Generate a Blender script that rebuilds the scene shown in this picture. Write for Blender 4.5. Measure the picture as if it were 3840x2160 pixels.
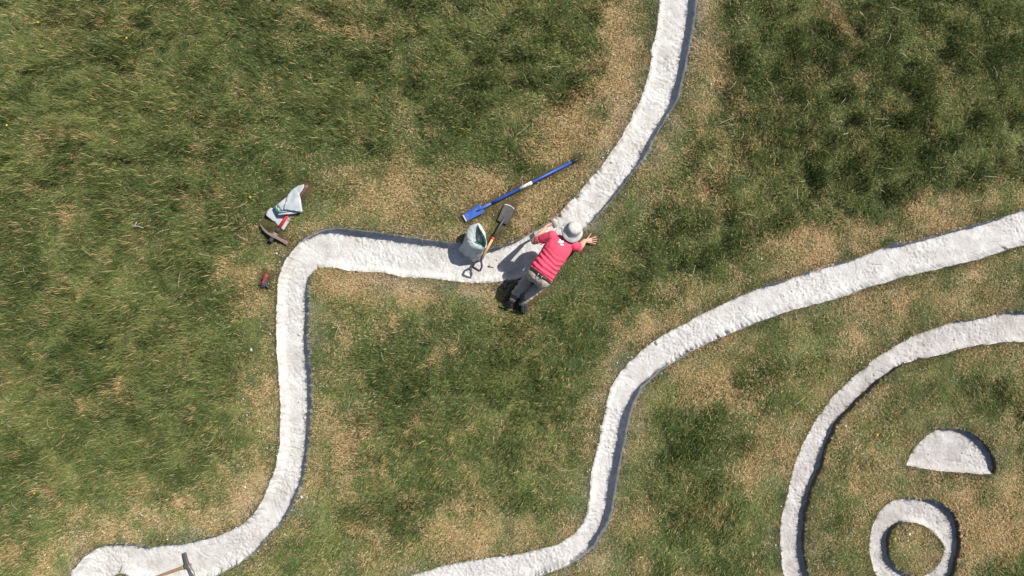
import bpy, bmesh, math, random
import numpy as np
from mathutils import Vector, Matrix, kdtree, geometry, noise as mnoise
from mathutils.bvhtree import BVHTree

# ------------------------------------------------------------------ clear, camera, sky, sun, exposure
for o in list(bpy.data.objects):
    bpy.data.objects.remove(o, do_unlink=True)
scene = bpy.context.scene
COL = scene.collection
random.seed(7)
rng = np.random.default_rng(7)

S = 256.0          # photograph pixels per metre on the turf
H = 10.0           # height of the drone above the turf

cam_d = bpy.data.cameras.new('camera')
cam_d.sensor_width = 36.0
cam_d.lens = 36.0 * H / (3840 / S)
cam_d.clip_start = 0.1
cam_d.clip_end = 3000
cam = bpy.data.objects.new('camera', cam_d)
cam.location = (0, 0, H)
COL.objects.link(cam)
scene.camera = cam

SUN_EL = math.radians(45.5)
SUN_H = (0.826, 0.564)                       # horizontal direction towards the sun
world = bpy.data.worlds.new('World')
scene.world = world
world.use_nodes = True
wn = world.node_tree
wn.nodes.clear()
sky = wn.nodes.new('ShaderNodeTexSky')
sky.sky_type = 'NISHITA'
sky.sun_disc = False
sky.sun_elevation = SUN_EL
sky.sun_rotation = math.atan2(SUN_H[0], SUN_H[1])
bg = wn.nodes.new('ShaderNodeBackground')
bg.inputs[1].default_value = 0.063
wo = wn.nodes.new('ShaderNodeOutputWorld')
wn.links.new(sky.outputs[0], bg.inputs[0])
wn.links.new(bg.outputs[0], wo.inputs[0])

sun_d = bpy.data.lights.new('sun', 'SUN')
sun_d.energy = 4.2
sun_d.angle = math.radians(0.55)
sun_d.color = (1.0, 0.955, 0.89)
sun = bpy.data.objects.new('sun', sun_d)
sv = Vector((SUN_H[0] * math.cos(SUN_EL), SUN_H[1] * math.cos(SUN_EL), math.sin(SUN_EL))).normalized()
sun.rotation_euler = sv.to_track_quat('Z', 'Y').to_euler()
sun.location = sv * 30
COL.objects.link(sun)

scene.view_settings.view_transform = 'Standard'
scene.view_settings.look = 'None'
scene.view_settings.exposure = 0.58
scene.view_settings.gamma = 1.0
scene.view_settings.use_curve_mapping = False
scene.cycles.max_bounces = 6
scene.cycles.diffuse_bounces = 3
scene.cycles.glossy_bounces = 2
scene.cycles.transmission_bounces = 3
scene.cycles.transparent_max_bounces = 4
scene.render.resolution_x = 1024
scene.render.resolution_y = 576


# ------------------------------------------------------------------ helpers
def P(px, py, z=0.0):
    k = (H - z) / H / S
    return Vector(((px - 1920) * k, (1080 - py) * k, z))


def PX(pts):
    return [((x - 1920) / S, (1080 - y) / S) for x, y in pts]


def hash2(ix, iy, seed):
    n = (ix.astype(np.int64) * 374761393 + iy.astype(np.int64) * 668265263 + seed * 1442695041) & 0x7fffffff
    n = ((n ^ (n >> 13)) * 1274126177) & 0x7fffffff
    n = (n ^ (n >> 16)) & 0x7fffffff
    return (n % 1000003) / 1000003.0


def vnoise(x, y, scale, seed=0):
    x = np.asarray(x, float) / scale
    y = np.asarray(y, float) / scale
    ix = np.floor(x)
    iy = np.floor(y)
    fx = x - ix
    fy = y - iy
    fx = fx * fx * (3 - 2 * fx)
    fy = fy * fy * (3 - 2 * fy)
    a = hash2(ix, iy, seed)
    b = hash2(ix + 1, iy, seed)
    c = hash2(ix, iy + 1, seed)
    d = hash2(ix + 1, iy + 1, seed)
    return (a * (1 - fx) + b * fx) * (1 - fy) + (c * (1 - fx) + d * fx) * fy


def fbm(x, y, scale, seed=0, octaves=4):
    t = 0
    amp = 0.5
    tot = 0
    c, s = math.cos(0.7), math.sin(0.7)
    x = np.asarray(x, float)
    y = np.asarray(y, float)
    for i in range(octaves):
        t = t + amp * vnoise(x, y, scale, seed + 17 * i)
        tot += amp
        amp *= 0.5
        scale *= 0.5
        x, y = c * x - s * y + 3.1, s * x + c * y - 1.7
    return t / tot


def sstep(a, b, x):
    t = np.clip((np.asarray(x, float) - a) / (b - a), 0, 1)
    return t * t * (3 - 2 * t)


ORI = {}


def tag(o, label=None, cat=None, group=None, kind=None):
    if label:
        o['label'] = label
    if cat:
        o['category'] = cat
    if group:
        o['group'] = group
    if kind:
        o['kind'] = kind
    return o


def thing(name, loc, label, cat, group=None):
    o = bpy.data.objects.new(name, None)
    o.empty_display_size = 0.1
    o.location = loc
    COL.objects.link(o)
    ORI[o] = Vector(loc)
    return tag(o, label, cat, group)


def link_mesh(name, me, mat, parent=None, smooth=True, origin=None):
    """vertices of me are in world space; the object gets its origin at its parent's (or given) place"""
    o = bpy.data.objects.new(name, me)
    base = ORI[parent] if parent is not None else Vector(origin if origin is not None else (0, 0, 0))
    if base.length > 0:
        me.transform(Matrix.Translation(-base))
    if parent is not None:
        o.parent = parent
    else:
        o.location = base
    ORI[o] = base
    if mat is not None:
        me.materials.append(mat)
    if smooth:
        me.polygons.foreach_set('use_smooth', np.ones(len(me.polygons), bool))
    COL.objects.link(o)
    return o


def mesh_np(name, verts, faces):
    me = bpy.data.meshes.new(name)
    me.from_pydata([tuple(v) for v in verts], [], [tuple(f) for f in faces])
    me.update()
    return me


def mesh_fast(name, verts, tris):
    """verts (n,3), tris (m,k) numpy"""
    me = bpy.data.meshes.new(name)
    n, (m, k) = len(verts), tris.shape
    me.vertices.add(n)
    me.vertices.foreach_set('co', np.ascontiguousarray(verts, np.float32).ravel())
    me.loops.add(m * k)
    me.loops.foreach_set('vertex_index', np.ascontiguousarray(tris, np.int32).ravel())
    me.polygons.add(m)
    me.polygons.foreach_set('loop_start', np.arange(0, m * k, k, dtype=np.int32))
    me.update(calc_edges=True)
    return me


def bm_mesh(name, bm, smooth_angle=None):
    bmesh.ops.recalc_face_normals(bm, faces=bm.faces[:])
    me = bpy.data.meshes.new(name)
    bm.to_mesh(me)
    bm.free()
    return me


def frame(d):
    d = d.normalized()
    u = Vector((0, 0, 1)) if abs(d.z) < 0.9 else Vector((1, 0, 0))
    a = d.cross(u).normalized()
    b = a.cross(d).normalized()
    return a, b


def tube(bm, pts, radii, seg=12, squash=1.0, caps=True):
    """tapered tube along pts; squash flattens it in the vertical sense"""
    rings = []
    pts = [Vector(p) for p in pts]
    if not hasattr(radii, '__len__'):
        radii = [radii] * len(pts)
    for i, p in enumerate(pts):
        d = (pts[min(i + 1, len(pts) - 1)] - pts[max(i - 1, 0)])
        a, b = frame(d)
        r = radii[i]
        rings.append([bm.verts.new(p + a * (r * math.cos(2 * math.pi * k / seg)) + b * (r * squash * math.sin(2 * math.pi * k / seg)))
                      for k in range(seg)])
    for q in range(len(rings) - 1):
        for k in range(seg):
            bm.faces.new((rings[q][k], rings[q][(k + 1) % seg], rings[q + 1][(k + 1) % seg], rings[q + 1][k]))
    if caps:
        bm.faces.new(rings[0][::-1])
        bm.faces.new(rings[-1])
    return rings


def tube_obj(name, pts, radii, mat, parent, seg=12, squash=1.0):
    bm = bmesh.new()
    tube(bm, pts, radii, seg, squash)
    return link_mesh(name, bm_mesh(name, bm), mat, parent)


def slab(bm, outline, thick, zfun=None, step=None):
    """prism from a list of world (x,y,z) top points, extruded down by thick"""
    top = [bm.verts.new(p) for p in outline]
    bot = [bm.verts.new(Vector(p) - Vector((0, 0, thick))) for p in outline]
    bm.faces.new(top)
    bm.faces.new(bot[::-1])
    n = len(top)
    for i in range(n):
        bm.faces.new((top[i], bot[i], bot[(i + 1) % n], top[(i + 1) % n]))


def add_bevel(o, w, seg=2):
    m = o.modifiers.new('bevel', 'BEVEL')
    m.width = w
    m.segments = seg
    m.limit_method = 'ANGLE'
    m.angle_limit = math.radians(35)
    return o


def catmull(pts, step):
    pts = [Vector(p) for p in pts]
    out = []
    n = len(pts)
    for i in range(n - 1):
        p0, p1, p2, p3 = pts[max(i - 1, 0)], pts[i], pts[i + 1], pts[min(i + 2, n - 1)]
        L = (p2 - p1).length
        k = max(1, int(L / step))
        for j in range(k):
            t = j / k
            out.append(0.5 * ((2 * p1) + (p2 - p0) * t + (2 * p0 - 5 * p1 + 4 * p2 - p3) * t * t + (3 * p1 - p0 - 3 * p2 + p3) * t ** 3))
    out.append(pts[-1])
    return out


# ------------------------------------------------------------------ materials
def new_mat(name):
    m = bpy.data.materials.new(name)
    m.use_nodes = True
    nt = m.node_tree
    for n in list(nt.nodes):
        nt.nodes.remove(n)
    out = nt.nodes.new('ShaderNodeOutputMaterial')
    b = nt.nodes.new('ShaderNodeBsdfPrincipled')
    nt.links.new(b.outputs[0], out.inputs[0])
    return m, nt, b, out


def simple(name, col, rough=0.6, metal=0.0, var=0.25, scale=30.0, col2=None, bump=0.0, bscale=120.0, spec=0.4, trans=0.0):
    m, nt, b, out = new_mat(name)
    b.inputs['Roughness'].default_value = rough
    b.inputs['Metallic'].default_value = metal
    b.inputs['Specular IOR Level'].default_value = spec
    tc = nt.nodes.new('ShaderNodeTexCoord')
    nz = nt.nodes.new('ShaderNodeTexNoise')
    nz.inputs['Scale'].default_value = scale
    nz.inputs['Detail'].default_value = 6
    nz.inputs['Roughness'].default_value = 0.65
    nt.links.new(tc.outputs['Object'], nz.inputs['Vector'])
    rp = nt.nodes.new('ShaderNodeValToRGB')
    c2 = col2 if col2 else tuple(c * (1 - var) for c in col)
    rp.color_ramp.elements[0].position = 0.36
    rp.color_ramp.elements[1].position = 0.62
    rp.color_ramp.elements[0].color = (*c2, 1)
    rp.color_ramp.elements[1].color = (*col, 1)
    nt.links.new(nz.outputs['Fac'], rp.inputs['Fac'])
    nt.links.new(rp.outputs[0], b.inputs['Base Color'])
    if bump > 0:
        n2 = nt.nodes.new('ShaderNodeTexNoise')
        n2.inputs['Scale'].default_value = bscale
        n2.inputs['Detail'].default_value = 4
        nt.links.new(tc.outputs['Object'], n2.inputs['Vector'])
        bp = nt.nodes.new('ShaderNodeBump')
        bp.inputs['Strength'].default_value = bump
        bp.inputs['Distance'].default_value = 0.01
        nt.links.new(n2.outputs['Fac'], bp.inputs['Height'])
        nt.links.new(bp.outputs[0], b.inputs['Normal'])
    if trans > 0:
        t = nt.nodes.new('ShaderNodeBsdfTranslucent')
        nt.links.new(rp.outputs[0], t.inputs['Color'])
        mx = nt.nodes.new('ShaderNodeMixShader')
        mx.inputs[0].default_value = trans
        nt.links.new(b.outputs[0], mx.inputs[1])
        nt.links.new(t.outputs[0], mx.inputs[2])
        nt.links.new(mx.outputs[0], out.inputs[0])
    return m


def chalk_mat(name, white, dirt, dirt_pos):
    m, nt, b, out = new_mat(name)
    b.inputs['Roughness'].default_value = 0.95
    b.inputs['Specular IOR Level'].default_value = 0.15
    tc = nt.nodes.new('ShaderNodeTexCoord')

    def nz(scale, det=6, rough=0.6):
        n = nt.nodes.new('ShaderNodeTexNoise')
        n.inputs['Scale'].default_value = scale
        n.inputs['Detail'].default_value = det
        n.inputs['Roughness'].default_value = rough
        nt.links.new(tc.outputs['Object'], n.inputs['Vector'])
        return n
    big = nz(3.4, 9, 0.72)
    r1 = nt.nodes.new('ShaderNodeValToRGB')
    r1.color_ramp.elements[0].position = dirt_pos
    r1.color_ramp.elements[1].position = dirt_pos + 0.22
    r1.color_ramp.elements[0].color = (*dirt, 1)
    r1.color_ramp.elements[1].color = (*white, 1)
    nt.links.new(big.outputs['Fac'], r1.inputs['Fac'])
    fine = nz(55, 5, 0.7)
    r2 = nt.nodes.new('ShaderNodeValToRGB')
    r2.color_ramp.elements[0].position = 0.30
    r2.color_ramp.elements[1].position = 0.52
    r2.color_ramp.elements[0].color = (0.62, 0.60, 0.58, 1)
    r2.color_ramp.elements[1].color = (1, 1, 1, 1)
    nt.links.new(fine.outputs['Fac'], r2.inputs['Fac'])
    mx = nt.nodes.new('ShaderNodeMixRGB')
    mx.blend_type = 'MULTIPLY'
    mx.inputs[0].default_value = 0.75
    nt.links.new(r1.outputs[0], mx.inputs[1])
    nt.links.new(r2.outputs[0], mx.inputs[2])
    nt.links.new(mx.outputs[0], b.inputs['Base Color'])
    bn = nz(70, 6, 0.75)
    bp = nt.nodes.new('ShaderNodeBump')
    bp.inputs['Strength'].default_value = 0.4
    bp.inputs['Distance'].default_value = 0.012
    nt.links.new(bn.outputs['Fac'], bp.inputs['Height'])
    nt.links.new(bp.outputs[0], b.inputs['Normal'])
    return m


M = {}
M['chalk_new'] = chalk_mat('chalk_new', (0.585, 0.577, 0.555), (0.46, 0.435, 0.40), 0.36)
M['chalk_mid'] = chalk_mat('chalk_mid', (0.58, 0.57, 0.555), (0.47, 0.45, 0.43), 0.36)
M['chalk_old'] = chalk_mat('chalk_old', (0.55, 0.53, 0.515), (0.41, 0.385, 0.365), 0.42)


def wall_mat(name, low, soil, z0, z1):
    m, nt, b, out = new_mat(name)
    b.inputs['Roughness'].default_value = 0.95
    b.inputs['Specular IOR Level'].default_value = 0.1
    g = nt.nodes.new('ShaderNodeNewGeometry')
    sx = nt.nodes.new('ShaderNodeSeparateXYZ')
    nt.links.new(g.outputs['Position'], sx.inputs[0])
    n = nt.nodes.new('ShaderNodeTexNoise')
    n.inputs['Scale'].default_value = 22
    n.inputs['Detail'].default_value = 5
    nt.links.new(g.outputs['Position'], n.inputs['Vector'])
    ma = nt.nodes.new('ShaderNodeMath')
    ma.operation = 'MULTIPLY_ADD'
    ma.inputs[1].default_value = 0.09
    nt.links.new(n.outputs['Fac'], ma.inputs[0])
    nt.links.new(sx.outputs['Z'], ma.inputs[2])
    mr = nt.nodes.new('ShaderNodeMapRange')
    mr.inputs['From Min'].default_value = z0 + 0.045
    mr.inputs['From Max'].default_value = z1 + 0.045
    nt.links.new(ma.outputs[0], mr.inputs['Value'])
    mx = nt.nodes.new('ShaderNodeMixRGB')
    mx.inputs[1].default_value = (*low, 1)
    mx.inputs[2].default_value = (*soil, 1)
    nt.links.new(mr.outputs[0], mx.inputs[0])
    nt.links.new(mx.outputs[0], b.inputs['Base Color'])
    bp = nt.nodes.new('ShaderNodeBump')
    bp.inputs['Strength'].default_value = 0.8
    bp.inputs['Distance'].default_value = 0.02
    nt.links.new(n.outputs['Fac'], bp.inputs['Height'])
    nt.links.new(bp.outputs[0], b.inputs['Normal'])
    return m


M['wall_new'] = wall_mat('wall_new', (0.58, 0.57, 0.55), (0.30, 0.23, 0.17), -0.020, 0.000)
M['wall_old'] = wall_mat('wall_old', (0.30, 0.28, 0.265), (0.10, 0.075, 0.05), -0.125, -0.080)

# ------------------------------------------------------------------ the chalk lines: outlines of the cut turf (photo pixels)
A_left = [(2480, -420), (2478, -220), (2473, 0), (2467, 75), (2453, 141), (2444, 174), (2442, 224), (2432, 277), (2411, 348), (2386, 406),
          (2361, 455), (2324, 522), (2292, 572), (2259, 618), (2217, 668), (2172, 722), (2134, 759), (2093, 801), (2060, 830),
          (2001, 865), (1960, 888), (1903, 912), (1855, 927), (1820, 929), (1780, 922), (1707, 909), (1629, 899), (1530, 886),
          (1431, 873), (1331, 860), (1265, 855), (1212, 861), (1166, 881), (1123, 911), (1096, 939), (1073, 969), (1056, 1005),
          (1046, 1045), (1041, 1085), (1036, 1151), (1035, 1218), (1037, 1300), (1043, 1362), (1046, 1424), (1049, 1507),
          (1050, 1590), (1048, 1673), (1039, 1722), (1029, 1764), (1012, 1805), (1000, 1834), (985, 1870), (965, 1905),
          (945, 1935), (919, 1960), (860, 1990), (801, 2013), (730, 2028), (653, 2040), (594, 2046), (559, 2050), (506, 2041),
          (447, 2040), (399, 2041), (364, 2054), (329, 2078), (299, 2108), (275, 2137), (267, 2160), (254, 2230), (246, 2330), (240, 2480)]
A_right = [(2628, -420), (2624, -220), (2616, 0), (2610, 70), (2595, 145), (2585, 190), (2575, 248), (2560, 315), (2544, 368), (2517, 414),
           (2490, 464), (2459, 513), (2428, 580), (2400, 618), (2367, 655), (2334, 703), (2300, 743), (2267, 782), (2230, 826),
           (2192, 862), (2140, 925), (2080, 975), (2010, 1020), (1940, 1048), (1869, 1057), (1800, 1060), (1700, 1054), (1629, 1045),
           (1563, 1042), (1497, 1035), (1431, 1022), (1364, 1019), (1298, 1012), (1232, 1002), (1199, 1005), (1179, 1015),
           (1166, 1039), (1159, 1085), (1161, 1118), (1159, 1184), (1157, 1251), (1158, 1300), (1168, 1383), (1171, 1445),
           (1170, 1507), (1166, 1569), (1164, 1631), (1157, 1693), (1149, 1747), (1139, 1797), (1120, 1842), (1099, 1888),
           (1080, 1925), (1061, 1960), (1031, 1990), (990, 2037), (949, 2078), (907, 2108), (866, 2134), (819, 2158), (760, 2184),
           (650, 2198), (520, 2176), (455, 2153), (412, 2178), (396, 2240), (388, 2340), (384, 2480)]
B_left = [(4420, 610), (4150, 690), (3960, 745), (3840, 783), (3790, 804), (3731, 823), (3671, 837), (3579, 863), (3506, 883), (3440, 899), (3381, 909),
          (3328, 922), (3249, 955), (3157, 982), (3078, 1002), (3012, 1025), (2946, 1048), (2880, 1067), (2832, 1085), (2760, 1115),
          (2683, 1155), (2630, 1180), (2581, 1206), (2531, 1233), (2476, 1263), (2437, 1291), (2393, 1327), (2349, 1371), (2310, 1424),
          (2288, 1465), (2272, 1526), (2255, 1598), (2241, 1686), (2222, 1752), (2214, 1824), (2208, 1880), (2198, 1936),
          (2180, 1973), (2149, 2004), (2100, 2038), (2038, 2057), (1964, 2072), (1896, 2081), (1828, 2091), (1747, 2106),
          (1685, 2115), (1624, 2134), (1549, 2158), (1460, 2195), (1380, 2250), (1310, 2340), (1270, 2480)]
B_right = [(4420, 752), (4150, 830), (3960, 884), (3840, 919), (3770, 939), (3671, 972), (3539, 1005), (3440, 1028), (3341, 1054), (3249, 1082),
           (3205, 1098), (3114, 1127), (3046, 1145), (3000, 1157), (2935, 1178), (2868, 1200), (2807, 1222), (2741, 1252),
           (2669, 1283), (2609, 1308), (2553, 1344), (2498, 1377), (2459, 1410), (2421, 1446), (2399, 1482), (2379, 1520),
           (2363, 1575), (2349, 1642), (2333, 1708), (2324, 1769), (2316, 1812), (2304, 1893), (2285, 1961), (2254, 2016),
           (2223, 2060), (2174, 2097), (2118, 2128), (2056, 2152), (1990, 2176), (1850, 2210), (1680, 2250), (1540, 2300), (1460, 2370), (1420, 2480)]
C_left = [(4420, 1240), (4200, 1195), (4000, 1170), (3840, 1168), (3774, 1168), (3747, 1175), (3683, 1191), (3615, 1200), (3556, 1214), (3501, 1230),
          (3437, 1255), (3378, 1287), (3328, 1318), (3282, 1346), (3246, 1378), (3214, 1400), (3160, 1450), (3114, 1500),
          (3073, 1556), (3033, 1621), (3001, 1685), (2977, 1758), (2957, 1839), (2936, 1919), (2924, 2000), (2930, 2080),
          (2940, 2160), (2962, 2260), (2995, 2360), (3040, 2480)]
C_right = [(4420, 1362), (4200, 1312), (4000, 1288), (3840, 1282), (3774, 1284), (3711, 1291), (3638, 1303), (3569, 1321), (3501, 1337), (3437, 1353),
           (3378, 1373), (3342, 1398), (3280, 1450), (3227, 1500), (3186, 1540), (3146, 1589), (3122, 1637), (3098, 1702),
           (3077, 1766), (3053, 1830), (3033, 1895), (3025, 1959), (3017, 2024), (3025, 2096), (3037, 2160), (3060, 2260),
           (3092, 2350), (3140, 2480)]
D_arc = [(3398, 1748), (3414, 1705), (3441, 1669), (3473, 1637), (3510, 1614), (3537, 1605), (3578, 1605), (3619, 1612), (3660, 1632),
         (3692, 1659), (3715, 1687), (3733, 1723), (3737, 1755), (3731, 1782)]
D_flat = [(3731, 1782), (3715, 1780), (3610, 1776), (3519, 1766), (3450, 1757), (3398, 1748)]
R_out = [(3259, 2060), (3266, 2001), (3282, 1951), (3309, 1905), (3350, 1878), (3396, 1867), (3446, 1867), (3501, 1878), (3542, 1892),
         (3573, 1919), (3594, 1955), (3601, 2001), (3603, 2060), (3592, 2110), (3578, 2160), (3540, 2215), (3480, 2250), (3410, 2250),
         (3340, 2222), (3282, 2151), (3266, 2100), (3259, 2060)]
R_in = [(3334, 2056), (3339, 2010), (3359, 1978), (3391, 1960), (3437, 1962), (3473, 1978), (3510, 2006), (3537, 2042), (3539, 2069),
        (3528, 2106), (3501, 2138), (3473, 2156), (3440, 2165), (3410, 2156), (3378, 2138), (3346, 2101), (3334, 2056)]

ESTEP = 0.016


def rough_loop(chains, amp=0.016, seed=1):
    """smooth, resample and roughen a closed outline made of open chains joined end to end"""
    pts = []
    for ch in chains:
        c = catmull([Vector((*p, 0)) for p in PX(ch)], ESTEP)
        pts += [(v.x, v.y) for v in c[:-1]]
    a = np.array(pts)
    d = np.roll(a, -1, 0) - np.roll(a, 1, 0)
    nrm = np.stack([d[:, 1], -d[:, 0]], 1)
    nrm /= np.maximum(np.linalg.norm(nrm, axis=1, keepdims=True), 1e-9)
    k = (fbm(a[:, 0], a[:, 1], 0.16, seed, 3) - 0.5) * 2 * amp + (vnoise(a[:, 0], a[:, 1], 0.025, seed + 5) - 0.5) * 0.9 * amp
    return a + nrm * k[:, None]


def line_loop(left, right, seed):
    return rough_loop([left, [left[-1], right[-1]], right[::-1], [right[0], left[0]]], seed=seed)


TR = [  # name, outer loop, island loop, depth, floor material, wall material, label
    ('chalk_trench', line_loop(A_left, A_right, 3), None, 0.145, 'chalk_new', 'wall_new', 'freshly whitened chalk line with the square bend the kneeling man works on'),
    ('chalk_trench', line_loop(B_left, B_right, 4), None, 0.15, 'chalk_mid', 'wall_new', 'long white chalk line sweeping between the man and the right arc'),
    ('chalk_trench', line_loop(C_left, C_right, 5), None, 0.095, 'chalk_old', 'wall_old', 'greyer chalk arc enclosing the half disc and the ring'),
    ('chalk_trench', rough_loop([D_arc, D_flat], 0.012, 6), None, 0.09, 'chalk_old', 'wall_old', 'chalk half disc cut into the turf above the ring'),
    ('chalk_trench', rough_loop([R_out], 0.009, 7), rough_loop([R_in], 0.009, 8), 0.095, 'chalk_old', 'wall_old', 'chalk ring around a small round island of grass'),
]


def area2(a):
    b = np.roll(a, -1, 0)
    return float(np.sum(a[:, 0] * b[:, 1] - b[:, 0] * a[:, 1]))


def in_poly(a, x, y):
    x = np.asarray(x, float)
    y = np.asarray(y, float)
    res = np.zeros(x.shape, bool)
    lo, hi = a.min(0), a.max(0)
    sel = np.nonzero((x >= lo[0]) & (x <= hi[0]) & (y >= lo[1]) & (y <= hi[1]))[0]
    if len(sel) == 0:
        return res
    order = np.argsort(y[sel])
    sel = sel[order]
    ys = y[sel]
    xs = x[sel]
    cnt = np.zeros(len(sel), np.int32)
    b = np.roll(a, -1, 0)
    for (x0, y0), (x1, y1) in zip(a, b):
        if y0 == y1:
            continue
        l0, l1 = (y0, y1) if y0 < y1 else (y1, y0)
        i0 = np.searchsorted(ys, l0, 'left')
        i1 = np.searchsorted(ys, l1, 'left')
        if i1 > i0:
            xi = x0 + (ys[i0:i1] - y0) / (y1 - y0) * (x1 - x0)
            cnt[i0:i1] += (xs[i0:i1] < xi)
    res[sel] = (cnt % 2) == 1
    return res


def in_trench(x, y):
    r = np.zeros(np.shape(x), bool)
    for _, lo, isl, *_ in TR:
        q = in_poly(lo, x, y)
        if isl is not None:
            q &= ~in_poly(isl, x, y)
        r |= q
    return r


LOOPS = [t[1] for t in TR] + [t[2] for t in TR if t[2] is not None]
EDGE = np.concatenate(LOOPS)
EDGE_OFF = np.cumsum([0] + [len(a) for a in LOOPS])
kd = kdtree.KDTree(len(EDGE))
for i, p in enumerate(EDGE):
    kd.insert((p[0], p[1], 0), i)
kd.balance()
EDGE_N = []
for t in TR:
    for lp, sgn in ((t[1], 1), (t[2], -1)):
        if lp is None:
            continue
        dd = np.roll(lp, -3, 0) - np.roll(lp, 3, 0)
        nn = np.stack([-dd[:, 1], dd[:, 0]], 1)
        nn /= np.maximum(np.linalg.norm(nn, axis=1, keepdims=True), 1e-9)
        b_ = np.roll(lp, -1, 0)
        if float(np.sum(lp[:, 0] * b_[:, 1] - b_[:, 0] * lp[:, 1])) < 0:
            nn = -nn
        EDGE_N.append((lp, nn * sgn))
EDGE_N = {id(a): b for a, b in EDGE_N}


def edge_dist(x, y):
    return np.array([kd.find((float(a), float(b), 0))[2] for a, b in zip(np.ravel(x), np.ravel(y))])


# coarse field of distance to the cut edges
GX0, GY0, GST = -11.0, -7.5, 0.05
gx = np.arange(GX0, 11.001, GST)
gy = np.arange(GY0, 7.501, GST)
gxx, gyy = np.meshgrid(gx, gy)
DF = edge_dist(gxx, gyy).reshape(gxx.shape)


def dist_at(x, y):
    fx = np.clip((np.asarray(x, float) - GX0) / GST, 0, len(gx) - 1.001)
    fy = np.clip((np.asarray(y, float) - GY0) / GST, 0, len(gy) - 1.001)
    ix = fx.astype(int)
    iy = fy.astype(int)
    fx -= ix
    fy -= iy
    return (DF[iy, ix] * (1 - fx) + DF[iy, ix + 1] * fx) * (1 - fy) + (DF[iy + 1, ix] * (1 - fx) + DF[iy + 1, ix + 1] * fx) * fy


# where things lie on the turf (capsules: x0,y0,x1,y1,radius) so that the grass is pressed down there
CAPS = []


def cap(p, q, r):
    a, b = PX([p, q])
    CAPS.append((a[0], a[1], b[0], b[1], r))


cap((1743, 818), (1807, 782), 0.075)
cap((1807, 782), (2170, 595), 0.045)
cap((1911, 772), (1885, 830), 0.10)
cap((1885, 830), (1833, 925), 0.040)
cap((1012, 905), (1065, 840), 0.040)
cap((976, 843), (1079, 913), 0.035)
cap((1040, 815), (1105, 755), 0.10)
cap((1100, 760), (1150, 697), 0.07)
cap((1012, 805), (1060, 838), 0.05)
cap((997, 1036), (990, 1066), 0.075)
cap((1010, 1050), (1925, 1120), 0.0)
cap((2000, 1045), (1922, 1125), 0.085)
cap((2046, 1056), (1965, 1140), 0.085)
cap((2190, 903), (2230, 905), 0.06)
CAPS = [c for c in CAPS if c[4] > 0]


def cap_dist(x, y):
    d = np.full(np.shape(x), 9.0)
    for x0, y0, x1, y1, r in CAPS:
        dx, dy = x1 - x0, y1 - y0
        t = np.clip(((x - x0) * dx + (y - y0) * dy) / (dx * dx + dy * dy + 1e-9), 0, 1)
        d = np.minimum(d, np.hypot(x - x0 - t * dx, y - y0 - t * dy) - r)
    return d


def gz(x, y):
    x = np.asarray(x, float)
    y = np.asarray(y, float)
    m = sstep(0.15, 1.1, dist_at(x, y)) * sstep(0.05, 0.5, cap_dist(x, y))
    far = 1 - sstep(9, 12, np.maximum(np.abs(x), np.abs(y) * 1.4))
    return ((fbm(x, y, 1.1, 41, 3) - 0.42) * 0.11 + (fbm(x, y, 0.33, 45, 2) - 0.5) * 0.05) * m * far


# ------------------------------------------------------------------ ground sheet with the cuts left open
def build_ground():
    verts, edges = [], []
    for lp in LOOPS:
        n0 = len(verts)
        n = len(lp)
        verts += [Vector((p[0], p[1])) for p in lp]
        edges += [(n0 + i, n0 + (i + 1) % n) for i in range(n)]
    st = 0.10
    xs = np.arange(-10.5, 10.51, st)
    ys = np.arange(-7.2, 7.21, st)
    X, Y = np.meshgrid(xs, ys)
    X = (X + rng.uniform(-.03, .03, X.shape)).ravel()
    Y = (Y + rng.uniform(-.03, .03, Y.shape)).ravel()
    ok = dist_at(X, Y) > 0.05
    ok &= ~in_trench(X, Y)
    verts += [Vector((a, b)) for a, b in zip(X[ok], Y[ok])]
    for r in (14, 20, 35, 70, 150, 320, 600):
        for k in range(36):
            verts.append(Vector((r * math.cos(k * math.pi / 18 + r), r * math.sin(k * math.pi / 18 + r))))
    v, e, f, *_ = geometry.delaunay_2d_cdt(verts, edges, [], 0, 1e-6)
    va = np.array([(p.x, p.y) for p in v])
    fa = np.array([t for t in f if len(t) == 3])
    c = va[fa].mean(1)
    keep = ~in_trench(c[:, 0], c[:, 1])
    fa = fa[keep]
    z = gz(va[:, 0], va[:, 1])
    return mesh_fast('ground', np.column_stack([va, z]), fa)


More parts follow.
